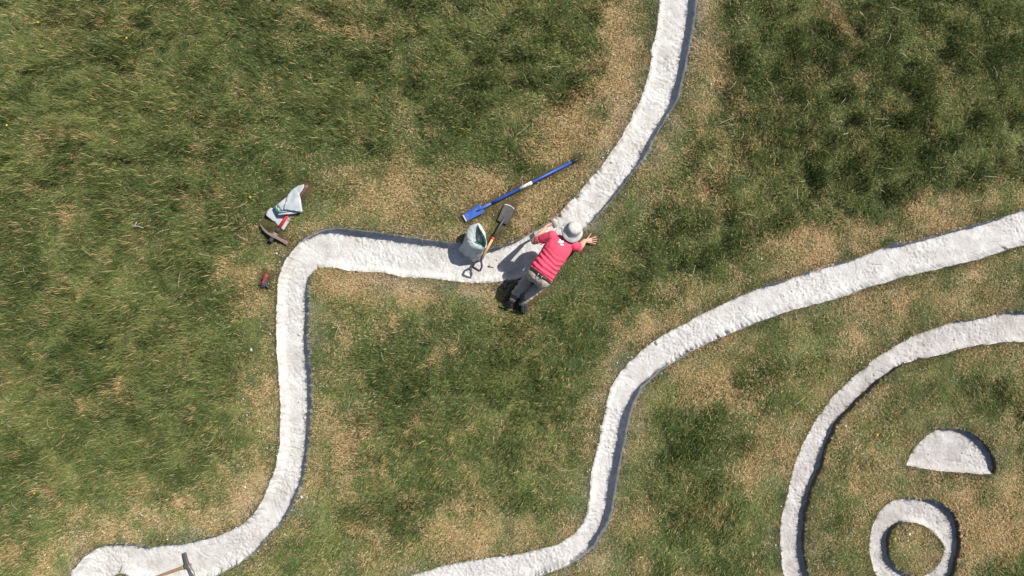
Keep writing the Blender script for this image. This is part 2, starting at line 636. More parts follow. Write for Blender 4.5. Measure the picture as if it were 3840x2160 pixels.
def ground_mat():
    m, nt, b, out = new_mat('turf_thatch')
    b.inputs['Roughness'].default_value = 1.0
    b.inputs['Specular IOR Level'].default_value = 0.05
    g = nt.nodes.new('ShaderNodeNewGeometry')

    def nz(scale, det, rough):
        n = nt.nodes.new('ShaderNodeTexNoise')
        n.inputs['Scale'].default_value = scale
        n.inputs['Detail'].default_value = det
        n.inputs['Roughness'].default_value = rough
        nt.links.new(g.outputs['Position'], n.inputs['Vector'])
        return n
    a = nz(3.0, 8, 0.7)
    r = nt.nodes.new('ShaderNodeValToRGB')
    r.color_ramp.elements[0].position = 0.35
    r.color_ramp.elements[0].color = (0.06, 0.065, 0.026, 1)
    r.color_ramp.elements[1].position = 0.7
    r.color_ramp.elements[1].color = (0.26, 0.19, 0.10, 1)
    nt.links.new(a.outputs['Fac'], r.inputs['Fac'])
    f = nz(90, 4, 0.7)
    mx = nt.nodes.new('ShaderNodeMixRGB')
    mx.blend_type = 'MULTIPLY'
    mx.inputs[0].default_value = 0.7
    nt.links.new(r.outputs[0], mx.inputs[1])
    nt.links.new(f.outputs['Color'], mx.inputs[2])
    nt.links.new(mx.outputs[0], b.inputs['Base Color'])
    bp = nt.nodes.new('ShaderNodeBump')
    bp.inputs['Strength'].default_value = 0.8
    bp.inputs['Distance'].default_value = 0.02
    nt.links.new(f.outputs['Fac'], bp.inputs['Height'])
    nt.links.new(bp.outputs[0], b.inputs['Normal'])
    return m


ground = tag(link_mesh('ground', build_ground(), ground_mat()), kind='structure')


# ------------------------------------------------------------------ chalk floors and cut walls
def floor_z(x, y, d, k):
    z = -d + (fbm(x, y, 0.40, 61 + k, 3) - 0.5) * 0.045 + (fbm(x, y, 0.09, 71 + k, 3) - 0.5) * 0.013 + (fbm(x, y, 0.028, 81 + k, 2) - 0.5) * 0.012 * (0.4 + 1.5 * sstep(0.4, 0.65, fbm(x, y, 0.5, 88 + k, 3)))
    # slabs laid in steps: shallow ledges
    s = fbm(x, y, 0.55, 91 + k, 2) * 9
    z = z + (s - np.floor(s) > 0.92) * -0.006
    if k == 0:      # raked ridges across the upper stretch
        u = x * 0.62 + y * 0.78
        m = np.exp(-((x - 1.25) ** 2 + (y - 1.5) ** 2) / 0.5) + 0.7 * np.exp(-((x - 2.3) ** 2 + (y - 3.4) ** 2) / 0.8)
        w = u + 0.10 * vnoise(x, y, 0.16, 5)
        z = z + m * 0.010 * (np.abs(np.sin(w * 27 + 2.5 * vnoise(x, y, 0.35, 6))) - 0.5) * sstep(0.35, 0.75, vnoise(x, y, 0.14, 9))
    return z


EDGE_NRM = np.concatenate([EDGE_N[id(a)] for a in LOOPS])


def edge_sun(x, y):
    i = np.array([kd.find((float(a), float(b), 0))[1] for a, b in zip(x, y)])
    return EDGE_NRM[i] @ np.array(SUN_H)


def build_trench(k, name, loop, isl, d, fm, wm, label):
    st = 0.0105
    lo, hi = loop.min(0) - 0.03, loop.max(0) + 0.03
    nx, ny = int((hi[0] - lo[0]) / st) + 2, int((hi[1] - lo[1]) / st) + 2
    ii, jj = np.meshgrid(np.arange(nx), np.arange(ny))
    x = lo[0] + ii.ravel() * st
    y = lo[1] + jj.ravel() * st
    near = dist_at(x, y) < 0.085
    ins = in_poly(loop, x, y)
    if isl is not None:
        ins &= ~in_poly(isl, x, y)
    ed = np.full(x.shape, 9.0)
    sel = np.nonzero(near | ins)[0]
    ed[sel] = edge_dist(x[sel], y[sel])
    use = (ins | (ed < 0.028)).reshape(ny, nx)
    q = use[:-1, :-1] & use[1:, :-1] & use[:-1, 1:] & use[1:, 1:]
    a, b = np.nonzero(q)
    idx = lambda r, c: r * nx + c
    faces = np.stack([idx(a, b), idx(a, b + 1), idx(a + 1, b + 1), idx(a + 1, b)], 1)
    uv, inv = np.unique(faces, return_inverse=True)
    faces = inv.reshape(faces.shape)
    X, Y, E = x[uv], y[uv], np.where(ins[uv], ed[uv], 0)
    jx = (hash2(uv, uv * 0, 3) - .5) * 0.005
    jy = (hash2(uv, uv * 0 + 1, 4) - .5) * 0.005
    Z = floor_z(X, Y, d, k) + 0.10 * d * np.exp(-(E / 0.03) ** 2) * (0.5 + vnoise(X, Y, 0.1, 33))
    nr_ = E < 0.11
    es = edge_sun(X[nr_], Y[nr_])
    ramp = np.zeros(len(X))
    ramp[nr_] = sstep(-0.05, 0.35, es) * (0.62 + 0.45 * vnoise(X[nr_], Y[nr_], 0.13, 35))
    Z = Z + d * (0.85 if k < 2 else 0.5) * ramp * np.exp(-(E / 0.048) ** 2)
    Z = np.minimum(Z, 0.004)
    me = mesh_fast(name, np.column_stack([X + jx, Y + jy, Z]), faces)
    fl = link_mesh(name, me, M[fm])
    tag(fl, label, kind='structure')
    for lp, sgn in ((loop, 1), (isl, -1)):
        if lp is None:
            continue
        dd = np.roll(lp, -1, 0) - np.roll(lp, 1, 0)
        nrm = np.stack([-dd[:, 1], dd[:, 0]], 1)
        nrm /= np.maximum(np.linalg.norm(nrm, axis=1, keepdims=True), 1e-9)
        if area2(lp) < 0:
            nrm = -nrm
        nrm *= sgn
        rows = []
        top = gz(lp[:, 0], lp[:, 1])
        for t, (off, jit) in zip((0, 0.18, 0.5, 0.8, 1.0), ((0.0, 0.0), (0.002, 0.014), (0.004, 0.018), (0.008, 0.016), (0.014, 0.008))):
            o = off + (vnoise(lp[:, 0] + 7 * t, lp[:, 1], 0.05, 13) - 0.5) * jit
            rows.append(np.column_stack([lp + nrm * o[:, None], top * (1 - t) - t * (d + 0.03)]))
        n = len(lp)
        V = np.concatenate(rows)
        i = np.arange(n)
        F = np.concatenate([np.stack([r * n + i, r * n + (i + 1) % n, (r + 1) * n + (i + 1) % n, (r + 1) * n + i], 1) for r in range(4)])
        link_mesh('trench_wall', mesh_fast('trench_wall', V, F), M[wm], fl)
    return fl


for k, t in enumerate(TR):
    build_trench(k, *t)

# ------------------------------------------------------------------ grass: maps of dryness, length and lean
DRY = [(2325, 90, 80, 90, .8), (2330, 300, 130, 220, .6), (2200, 480, 220, 120, .7), (1860, 690, 170, 95, .9), (1490, 720, 150, 65, .6),
       (1340, 720, 85, 60, .6), (900, 900, 85, 65, .6), (880, 1010, 85, 75, .7), (930, 1200, 85, 65, .4), (1300, 1050, 170, 45, .8),
       (1560, 1090, 190, 60, .8), (1410, 1280, 230, 90, .6), (1690, 1310, 180, 65, .7), (1250, 1700, 75, 160, .6), (780, 1880, 200, 75, .65),
       (450, 1960, 240, 65, .6), (190, 2090, 100, 65, .7), (2090, 1980, 90, 70, .6), (1780, 1990, 170, 75, .7), (2400, 1260, 130, 65, .5),
       (2650, 1480, 120, 120, .4), (2890, 1760, 80, 170, .8), (3100, 900, 220, 80, .8), (3550, 770, 220, 95, .6), (3115, 60, 55, 70, .9),
       (2650, 250, 70, 200, .4), (3620, 1830, 170, 50, .6), (3730, 1980, 150, 140, .6), (3400, 1130, 230, 60, .5), (2420, 2000, 90, 110, .5),
       (2660, 700, 60, 60, .4), (2080, 780, 90, 60, .5), (1260, 640, 80, 50, .3), (2560, 1900, 60, 60, .3), (3000, 1300, 130, 60, .3),
       (330, 1080, 60, 25, .55), (480, 1440, 45, 40, .5), (340, 1530, 60, 30, .6), (700, 450, 60, 50, .5), (200, 330, 110, 90, .4),
       (540, 20, 60, 35, .7), (1400, 150, 60, 40, .5), (1480, 160, 90, 40, .45), (1690, 200, 80, 40, .5), (2260, 130, 60, 60, .5),
       (1210, 120, 60, 50, .45), (590, 1770, 50, 40, .5), (560, 1730, 40, 40, .5), (140, 640, 60, 80, .35), (880, 870, 40, 40, .3),
       (100, 60, 60, 40, .3), (230, 785, 40, 30, .6), (620, 760, 40, 30, .5), (740, 1330, 50, 50, .3), (3400, 1720, 60, 30, .2)]
LUSH = [(3250, 380, 560, 420, .8), (2980, 560, 300, 260, .6), (1850, 300, 380, 260, .6), (2010, 1500, 280, 320, .6), (1560, 1560, 240, 300, .5),
        (2640, 1660, 130, 220, .6), (400, 1250, 380, 330, .5), (500, 700, 420, 320, .5), (1350, 200, 340, 200, .5), (1750, 480, 120, 120, .6),
        (300, 300, 280, 200, .5), (3350, 1240, 200, 50, .4), (3180, 1640, 60, 60, .5), (2600, 950, 220, 120, .5), (2300, 1060, 180, 110, .4)]


def blobs(x, y, lst):
    r = np.zeros(np.shape(x))
    for px, py, rx, ry, a in lst:
        cx, cy = (px - 1920) / S, (1080 - py) / S
        g = ((x - cx) / (rx / S)) ** 2 + ((y - cy) / (ry / S)) ** 2
        r = np.maximum(r, a * np.exp(-g * 0.9))
    return r


def maps(x, y):
    d = dist_at(x, y)
    wx = x + (fbm(x, y, 0.5, 101) - .5) * 0.7
    wy = y + (fbm(x, y, 0.5, 102) - .5) * 0.7
    dry = blobs(wx, wy, DRY)
    lush = blobs(wx, wy, LUSH)
    n1 = fbm(x, y, 0.75, 111, 4)
    n2 = fbm(x, y, 0.22, 112, 3)
    right = sstep(2.2, 4.2, x) * sstep(1.0, -1.0, y)
    n3 = fbm(x, y, 0.10, 113, 2)
    base = 0.17 + 0.20 * np.exp(-d / 0.25) + 0.05 * right + (n3 - .5) * 0.6
    D = base + dry * 0.85 * sstep(0.28, 0.60, n1 * .5 + n2 * .5) - lush * 0.06 + (n1 - .5) * 0.75 + (n2 - .5) * 0.75 - 0.10 * sstep(0.4, 1.2, d)
    D = np.clip(D, 0.06, 0.85)
    left = sstep(-2.5, -5.0, x)
    L = sstep(0.10, 0.9, d) * (0.45 + 0.4 * lush + 0.25 * left) + (fbm(x, y, 0.45, 121, 3) - .5) * 0.75 * sstep(0.2, 0.9, d) - dry * 0.5
    dark = sstep(0.48, 0.66, fbm(x, y, 0.19, 137, 3)) * np.clip(lush * 0.9 + 0.35 + 0.3 * (fbm(x, y, 0.9, 139, 2) - .5), 0, 1) * sstep(0.2, 0.7, d)  # clumps of darker green grass, with tussock shadow also painted into their tone
    L = np.clip(L + 0.25 * dark, 0, 1)
    D = np.clip(D - 0.25 * dark, 0.04, 1)
    T = np.clip(0.40 + (fbm(x, y, 0.9, 131, 3) - .5) * 1.5 + (fbm(x, y, 0.17, 133, 2) - .5) * 1.5 - 0.16 * lush * sstep(0, 1.5, x) + 0.10 * left - 0.45 * dark, 0, 1)
    ang = np.where(x < 0.5, math.radians(205), math.radians(225)) + (fbm(x, y, 0.8, 141, 3) - .5) * 5.0
    return D, L, T, ang, dark


def blade_set(n, rad, lmin, lmax, wid, lean, rs, droop=0.5, spread=1.0):
    """n grass blades in a tuft: each a bent, tapering strip"""
    r = rad * np.sqrt(rs.uniform(0, 1, n))
    th = rs.uniform(0, 2 * math.pi, n)
    bx, by = r * np.cos(th), r * np.sin(th)
    L = rs.uniform(lmin, lmax, n)
    az = rs.normal(0, 0.75 * spread, n)
    flip = rs.uniform(0, 1, n) < 0.22 * spread
    az = np.where(flip, rs.uniform(0, 2 * math.pi, n), az)
    tilt = np.clip(rs.normal(lean, 0.28, n), 0.05, 1.42)
    dirx, diry = np.cos(az), np.sin(az)
    V = np.zeros((n, 5, 3))
    face = rs.uniform(0, math.pi, n)
    t0 = tilt * 0.65
    t1 = np.clip(tilt + droop * rs.uniform(0.2, 1.0, n), 0, 1.75)
    p0 = np.stack([bx, by, np.zeros(n) - 0.004], 1)
    d0 = np.stack([np.sin(t0) * dirx, np.sin(t0) * diry, np.cos(t0)], 1)
    d1 = np.stack([np.sin(t1) * dirx, np.sin(t1) * diry, np.cos(t1)], 1)
    p1 = p0 + d0 * (L * 0.5)[:, None]
    p2 = p1 + d1 * (L * 0.5)[:, None]
    p2[:, 2] = np.maximum(p2[:, 2], 0.004)
    side = np.stack([-diry, dirx, np.zeros(n)], 1) * np.cos(face)[:, None] * 0.45 + np.stack([-diry, dirx, 0 * dirx], 1) * 0.55
    w = (wid * rs.uniform(0.6, 1.25, n))[:, None]
    V[:, 0] = p0 - side * w * 0.5
    V[:, 1] = p0 + side * w * 0.5
    V[:, 2] = p1 - side * w * 0.5
    V[:, 3] = p1 + side * w * 0.5
    V[:, 4] = p2
    V[:, 2, 2] -= 0.0006
    i = np.arange(n)[:, None] * 5
    F = np.concatenate([i + np.array([[0, 1, 3]]), i + np.array([[0, 3, 2]]), i + np.array([[2, 3, 4]])])
    me = mesh_fast('blades', V.reshape(-1, 3), F)
    for nm in ('bl', 'b2'):
        at = me.attributes.new(nm, 'FLOAT', 'POINT')
        at.data.foreach_set('value', np.repeat(rs.uniform(0, 1, n), 5).astype(np.float32))
    return me


def grass_mat():
    m, nt, b, out = new_mat('grass_blades')
    b.inputs['Roughness'].default_value = 0.6
    b.inputs['Specular IOR Level'].default_value = 0.22

    def at(nm, ty):
        a = nt.nodes.new('ShaderNodeAttribute')
        a.attribute_name = nm
        a.attribute_type = ty
        return a
    bl, b2 = at('bl', 'GEOMETRY'), at('b2', 'GEOMETRY')
    dry, tone = at('dry', 'INSTANCER'), at('tone', 'INSTANCER')

    def ramp(cols):
        r = nt.nodes.new('ShaderNodeValToRGB')
        e = r.color_ramp.elements
        e[0].color = (*cols[0], 1)
        e[1].color = (*cols[-1], 1)
        for i, c in enumerate(cols[1:-1]):
            q = e.new((i + 1) / (len(cols) - 1))
            q.color = (*c, 1)
        nt.links.new(bl.outputs['Fac'], r.inputs['Fac'])
        return r
    g1 = ramp([(0.040, 0.070, 0.016), (0.090, 0.142, 0.036), (0.185, 0.235, 0.085)])
    g2 = ramp([(0.105, 0.152, 0.034), (0.215, 0.265, 0.074), (0.360, 0.385, 0.155)])
    st = ramp([(0.420, 0.262, 0.110), (0.630, 0.435, 0.210), (0.800, 0.620, 0.380)])
    mg = nt.nodes.new('ShaderNodeMixRGB')
    nt.links.new(tone.outputs['Fac'], mg.inputs[0])
    nt.links.new(g1.outputs[0], mg.inputs[1])
    nt.links.new(g2.outputs[0], mg.inputs[2])
    lt = nt.nodes.new('ShaderNodeMath')
    lt.operation = 'LESS_THAN'
    nt.links.new(b2.outputs['Fac'], lt.inputs[0])
    nt.links.new(dry.outputs['Fac'], lt.inputs[1])
    md = nt.nodes.new('ShaderNodeMixRGB')
    nt.links.new(lt.outputs[0], md.inputs[0])
    nt.links.new(mg.outputs[0], md.inputs[1])
    nt.links.new(st.outputs[0], md.inputs[2])
    dust = at('dust', 'INSTANCER')          # chalk dust trodden into the turf beside the cuts
    mdu = nt.nodes.new('ShaderNodeMixRGB')
    mdu.inputs[2].default_value = (0.62, 0.575, 0.52, 1)
    nt.links.new(dust.outputs['Fac'], mdu.inputs[0])
    nt.links.new(md.outputs[0], mdu.inputs[1])
    md = mdu
    nt.links.new(md.outputs[0], b.inputs['Base Color'])
    t = nt.nodes.new('ShaderNodeBsdfTranslucent')
    nt.links.new(md.outputs[0], t.inputs['Color'])
    mx = nt.nodes.new('ShaderNodeMixShader')
    mx.inputs[0].default_value = 0.22
    nt.links.new(b.outputs[0], mx.inputs[1])
    nt.links.new(t.outputs[0], mx.inputs[2])
    nt.links.new(mx.outputs[0], out.inputs[0])
    return m


def build_grass():
    gm = grass_mat()
    tufts = bpy.data.collections.new('grass_tufts')
    rs = np.random.default_rng(3)
    spec = []
    for i in range(4):
        spec.append((100, 0.088, 0.028, 0.068, 0.0062, 0.92, 0.5, 1.4))     # 0-3 cropped turf
    for i in range(4):
        spec.append((66, 0.082, 0.045, 0.100, 0.0074, 0.85, 0.6, 1.35))     # 4-7 middling
    for i in range(4):
        spec.append((60, 0.075, 0.070, 0.145, 0.0076, 0.80, 0.7, 1.05))    # 8-11 long, combed over
    for i in range(4):
        spec.append((11, 0.018, 0.020, 0.048, 0.0056, 0.75, 0.5, 1.8))      # 12-15 small tufts for edges
    for i in range(4):
        spec.append((9, 0.014, 0.035, 0.085, 0.0052, 1.05, 0.7, 0.55))      # 16-19 fringe hanging over the cut
    for i, (n, rad, l0, l1, w, lean, droop, spread) in enumerate(spec):
        me = blade_set(n, rad, l0, l1, w, lean, rs, droop, spread)
        me.materials.append(gm)
        tufts.objects.link(bpy.data.objects.new('grass_tuft_%02d' % i, me))
    # patches
    st = 0.063
    X, Y = np.meshgrid(np.arange(-9.3, 9.3, st), np.arange(-6.0, 6.0, st))
    X = (X + rs.uniform(-.5, .5, X.shape) * st).ravel()
    Y = (Y + rs.uniform(-.5, .5, Y.shape) * st).ravel()
    d = dist_at(X, Y)
    c = cap_dist(X, Y)
    ok = (d > 0.085) & (c > 0.085) & ~in_trench(X, Y)
    X, Y = X[ok], Y[ok]
    D, L, T, A, DK = maps(X, Y)
    n = len(X)
    u = rs.uniform(0, 1, n)
    v = rs.integers(0, 4, n)
    kind = np.where(L + (u - .5) * .35 > 0.62, 8, np.where(L + (u - .5) * .4 > 0.28, 4, 0))
    c = cap_dist(X, Y)
    dd = dist_at(X, Y)
    kind = np.where((c < 0.22) | (dd < 0.16), 0, kind)
    kind = np.where((c < 0.30) & (kind == 8), 4, kind)
    sc = rs.uniform(0.8, 1.2, n)
    zs = sc * np.clip(0.15 + 1.9 * (fbm(X, Y, 0.18, 151, 2) - 0.12), 0.2, 2.0) * (0.8 + 0.6 * L) * (1 + 0.6 * DK)
    rot = np.stack([rs.normal(0, .06, n), rs.normal(0, .06, n), A + rs.normal(0, .8, n)], 1)
    # edge tufts
    st2 = 0.021
    x2, y2 = np.meshgrid(np.arange(-9.3, 9.3, st2), np.arange(-6.0, 6.0, st2))
    x2 = (x2 + rs.uniform(-.5, .5, x2.shape) * st2).ravel()
    y2 = (y2 + rs.uniform(-.5, .5, y2.shape) * st2).ravel()
    d2 = dist_at(x2, y2)
    c2 = cap_dist(x2, y2)
    ok = ((d2 < 0.10) | (c2 < 0.10)) & (c2 > -0.002)
    x2, y2 = x2[ok], y2[ok]
    ok = ~in_trench(x2, y2)
    x2, y2 = x2[ok], y2[ok]
    e2 = edge_dist(x2, y2)
    ok = e2 > 0.006 + 0.012 * vnoise(x2, y2, 0.08, 77)
    x2, y2 = x2[ok], y2[ok]
    D2, L2, T2, A2, _ = maps(x2, y2)
    c2 = cap_dist(x2, y2)
    n2 = len(x2)
    s2 = rs.uniform(0.7, 1.25, n2) * np.where(c2 < 0.05, 0.55, 1.0)
    P3 = np.column_stack([np.concatenate([X, x2]), np.concatenate([Y, y2])])
    Z = gz(P3[:, 0], P3[:, 1])
    me = bpy.data.meshes.new('grass')
    N = n + n2
    me.vertices.add(N)
    me.vertices.foreach_set('co', np.column_stack([P3, Z]).astype(np.float32).ravel())

    def put(nm, ty, arr, key='value'):
        a = me.attributes.new(nm, ty, 'POINT')
        a.data.foreach_set(key, np.ascontiguousarray(arr).ravel())
    fr = np.array([kd.find((float(a), float(b), 0)) [1] for a, b in zip(x2, y2)])
    fe = edge_dist(x2, y2)
    fang = np.arctan2(EDGE[fr, 1] - y2, EDGE[fr, 0] - x2) + rs.normal(0, .5, n2)
    isf = (fe < 0.030) & (rs.uniform(0, 1, n2) < 0.25 + 0.6 * vnoise(x2, y2, 0.14, 79)) & (c2 > 0.03)
    zr2 = np.where(isf, fang, rs.uniform(0, 6.28, n2))
    put('var', 'INT', np.concatenate([kind + v, np.where(isf, 16, 12) + rs.integers(0, 4, n2)]).astype(np.int32))
    put('dry', 'FLOAT', np.concatenate([D, D2]).astype(np.float32))
    dd_ = dist_at(P3[:, 0], P3[:, 1])
    xm = P3[:, 0]
    side = np.where(xm < 2.9, 1.0, 0.35)
    du = side * (0.50 * np.exp(-dd_ / 0.06) * (0.3 + vnoise(xm, P3[:, 1], 0.3, 161)) + 0.55 * np.exp(-dd_ / 0.22) * sstep(0.52, 0.72, fbm(xm, P3[:, 1], 0.40, 163, 3)))
    du += 0.35 * np.exp(-((xm + 0.9) ** 2 / 0.9 + (P3[:, 1] - 0.02) ** 2 / 0.03))
    put('dust', 'FLOAT', np.clip(du * 0.5 * rs.uniform(0.3, 1.5, N), 0, 0.5).astype(np.float32))
    put('tone', 'FLOAT', np.clip(np.concatenate([T, T2]) + rs.normal(0, .2, N), 0, 1).astype(np.float32))
    put('rot', 'FLOAT_VECTOR', np.concatenate([rot, np.stack([0 * x2, 0 * x2, zr2], 1)]).astype(np.float32), 'vector')
    put('scl', 'FLOAT_VECTOR', np.concatenate([np.stack([sc, sc, zs], 1), np.stack([s2, s2, s2], 1)]).astype(np.float32), 'vector')
    me.update()
    go = bpy.data.objects.new('grass', me)
    COL.objects.link(go)
    tag(go, 'green and straw coloured down grass covering the hillside between the chalk lines', 'grass', kind='stuff')
    ng = bpy.data.node_groups.new('grass_scatter', 'GeometryNodeTree')
    ng.interface.new_socket('Geometry', in_out='INPUT', socket_type='NodeSocketGeometry')
    ng.interface.new_socket('Geometry', in_out='OUTPUT', socket_type='NodeSocketGeometry')
    gi = ng.nodes.new('NodeGroupInput')
    go_ = ng.nodes.new('NodeGroupOutput')
    ip = ng.nodes.new('GeometryNodeInstanceOnPoints')
    ci = ng.nodes.new('GeometryNodeCollectionInfo')
    ci.inputs['Collection'].default_value = tufts
    ci.inputs['Separate Children'].default_value = True
    ci.inputs['Reset Children'].default_value = True

    def na(nm, ty):
        q = ng.nodes.new('GeometryNodeInputNamedAttribute')
        q.data_type = ty
        q.inputs['Name'].default_value = nm
        return q.outputs['Attribute']
    ip.inputs['Pick Instance'].default_value = True
    ng.links.new(gi.outputs[0], ip.inputs['Points'])
    ng.links.new(ci.outputs[0], ip.inputs['Instance'])
    ng.links.new(na('var', 'INT'), ip.inputs['Instance Index'])
    ng.links.new(na('rot', 'FLOAT_VECTOR'), ip.inputs['Rotation'])
    ng.links.new(na('scl', 'FLOAT_VECTOR'), ip.inputs['Scale'])
    ng.links.new(ip.outputs[0], go_.inputs[0])
    md = go.modifiers.new('scatter', 'NODES')
    md.node_group = ng
    print('grass instances', N)


build_grass()
# ---OBJECTS---
# ------------------------------------------------------------------ materials for the things
M['skin'] = simple('skin', (0.62, 0.36, 0.26), 0.55, var=0.18, scale=14, col2=(0.52, 0.27, 0.19), bump=0.15, bscale=160)
M['hair'] = simple('hair', (0.20, 0.15, 0.11), 0.7, scale=80)
M['shirt'] = simple('shirt', (0.80, 0.088, 0.150), 0.85, var=0.14, scale=7, bump=0.25, bscale=220, spec=0.15)
M['khaki'] = simple('khaki', (0.47, 0.395, 0.31), 0.9, var=0.18, scale=12, bump=0.3, bscale=200, spec=0.12)
M['belt'] = simple('belt', (0.035, 0.018, 0.014), 0.5)
M['boot'] = simple('boot_leather', (0.15, 0.14, 0.12), 0.8, var=0.4, scale=25, bump=0.3)
M['sole'] = simple('boot_sole', (0.045, 0.05, 0.055), 0.85, var=0.5, scale=40, col2=(0.16, 0.15, 0.13))
M['sock'] = simple('sock', (0.75, 0.73, 0.69), 0.9)
M['hat'] = simple('hat_cloth', (0.53, 0.525, 0.49), 0.9, var=0.14, scale=10, bump=0.3, bscale=240, spec=0.1)
M['white'] = simple('white_print', (0.85, 0.85, 0.85), 0.7, var=0.05)
M['red_print'] = simple('red_print', (0.55, 0.05, 0.05), 0.7, var=0.1)
M['pad'] = simple('blue_grey_cover', (0.36, 0.41, 0.47), 0.6, var=0.15)
M['blue'] = simple('blue_paint', (0.012, 0.055, 0.27), 0.45, var=0.3, scale=18, col2=(0.018, 0.075, 0.31), spec=0.5)
M['blue_worn'] = simple('worn_blue_paint', (0.030, 0.095, 0.44), 0.5, scale=14, col2=(0.085, 0.16, 0.42), bump=0.2, bscale=60)
M['steel'] = simple('steel', (0.42, 0.41, 0.39), 0.42, 0.85, var=0.35, scale=30, bump=0.1)
M['bare_steel'] = simple('bare_steel', (0.62, 0.62, 0.60), 0.38, 0.6, var=0.25, scale=40)
M['dark_steel'] = simple('dark_steel', (0.070, 0.070, 0.072), 0.72, 0.0, var=0.35, scale=22, col2=(0.105, 0.10, 0.092), bump=0.15, spec=0.25)
M['rusty'] = simple('rusty_steel', (0.24, 0.185, 0.165), 0.75, 0.15, scale=26, col2=(0.20, 0.14, 0.115), bump=0.5, bscale=90)
M['rubber'] = simple('black_rubber', (0.045, 0.048, 0.052), 0.75, var=0.3)
M['black'] = simple('black_plastic', (0.02, 0.02, 0.022), 0.45, var=0.3)
M['purple'] = simple('dark_purple_plastic', (0.060, 0.030, 0.062), 0.5, var=0.3)
M['wood'] = simple('ash_wood', (0.58, 0.37, 0.17), 0.6, scale=24, col2=(0.48, 0.28, 0.12))
M['old_wood'] = simple('weathered_wood', (0.30, 0.195, 0.12), 0.75, scale=30, col2=(0.20, 0.13, 0.085), bump=0.3)
M['red'] = simple('red_handle', (0.72, 0.045, 0.05), 0.45, var=0.15, scale=12)
M['orange_red'] = simple('orange_red_band', (0.72, 0.09, 0.04), 0.45, var=0.1)
M['dull_red'] = simple('dull_red_grip', (0.30, 0.10, 0.095), 0.6, var=0.4, scale=20, col2=(0.10, 0.08, 0.085))
M['yellow_tape'] = simple('yellowed_wood', (0.50, 0.36, 0.08), 0.7)
M['bag'] = simple('white_polythene', (0.70, 0.75, 0.735), 0.38, var=0.12, scale=8, bump=0.12, bscale=40, trans=0.35, spec=0.5)
M['bag_grey'] = simple('grey_polythene', (0.52, 0.55, 0.56), 0.40, var=0.08, scale=7, bump=0.15, bscale=35, trans=0.12, spec=0.5)
M['green_print'] = simple('green_print', (0.055, 0.190, 0.175), 0.45, var=0.35, scale=16, trans=0.15)
M['glove_black'] = simple('glove_black', (0.06, 0.065, 0.07), 0.8, var=0.35, scale=50)
M['glove_red'] = simple('glove_red', (0.50, 0.035, 0.035), 0.8, var=0.35, scale=50, bump=0.4)
M['yellow'] = simple('yellow_petal', (0.85, 0.55, 0.03), 0.6)
M['petal'] = simple('white_petal', (0.86, 0.86, 0.84), 0.6)
M['stem'] = simple('flower_stem', (0.10, 0.16, 0.04), 0.7)
M['twig'] = simple('bleached_twig', (0.58, 0.54, 0.46), 0.85, scale=60)
M['dead_leaf'] = simple('dead_leaf', (0.22, 0.15, 0.08), 0.85)
M['chalk_lump'] = chalk_mat('chalk_lump', (0.62, 0.61, 0.59), (0.52, 0.49, 0.46), 0.35)
M['stalk'] = simple('dry_stalk', (0.70, 0.62, 0.42), 0.7, scale=5, col2=(0.55, 0.46, 0.28), trans=0.1)


# ------------------------------------------------------------------ organic shapes: hulls joined by a voxel remesh
def hull(bm, pts):
    vs = [bm.verts.new(p) for p in pts]
    bmesh.ops.convex_hull(bm, input=vs, use_existing_faces=False)


ICO = []
_b = bmesh.new()
bmesh.ops.create_icosphere(_b, subdivisions=2, radius=1)
ICO = [v.co.copy() for v in _b.verts]
_b.free()


def capsule(bm, p, r, q, s):
    p, q = Vector(p), Vector(q)
    b2 = bmesh.new()
    hull(b2, [p + v * r for v in ICO] + [q + v * s for v in ICO])
    join(bm, b2)


def ellips(bm, c, ax, ay, az, rx, ry, rz):
    b2 = bmesh.new()
    c = Vector(c)
    hull(b2, [c + ax * (v.x * rx) + ay * (v.y * ry) + az * (v.z * rz) for v in ICO])
    join(bm, b2)


def join(bm, b2):
    loose = [v for v in b2.verts if not v.link_faces]
    bmesh.ops.delete(b2, geom=loose, context='VERTS')
    bmesh.ops.recalc_face_normals(b2, faces=b2.faces[:])
    me = bpy.data.meshes.new('tmp')
    b2.to_mesh(me)
    b2.free()
    bm.from_mesh(me)
    bpy.data.meshes.remove(me)


def section(c, rv, dv, w, h, n=14):
    return [c + rv * (w * math.cos(2 * math.pi * k / n)) + dv * (h * math.sin(2 * math.pi * k / n)) for k in range(n)]


def loft_hulls(bm, secs):
    for a, b in zip(secs[:-1], secs[1:]):
        b2 = bmesh.new()
        hull(b2, a + b)
        join(bm, b2)


def remeshed(bm, name, voxel, smooth=6, disp=None):
    me = bpy.data.meshes.new(name + '_raw')
    bm.to_mesh(me)
    bm.free()
    o = bpy.data.objects.new(name + '_raw', me)
    COL.objects.link(o)
    m = o.modifiers.new('r', 'REMESH')
    m.mode = 'VOXEL'
    m.voxel_size = voxel
    s = o.modifiers.new('s', 'SMOOTH')
    s.factor = 0.5
    s.iterations = smooth
    dg = bpy.context.evaluated_depsgraph_get()
    dg.update()
    out = bpy.data.meshes.new_from_object(o.evaluated_get(dg))
    out.name = name
    bpy.data.objects.remove(o, do_unlink=True)
    bpy.data.meshes.remove(me)
    if disp is not None:
        n = len(out.vertices)
        co = np.empty(n * 3, np.float32)
        out.vertices.foreach_get('co', co)
        co = co.reshape(-1, 3)
        nr = np.empty(n * 3, np.float32)
        out.vertices.foreach_get('normal', nr)
        nr = nr.reshape(-1, 3)
        co = co + nr * disp(co, nr)[:, None]
        out.vertices.foreach_set('co', co.astype(np.float32).ravel())
        out.update()
    return out


UP = Vector((0, 0, 1))

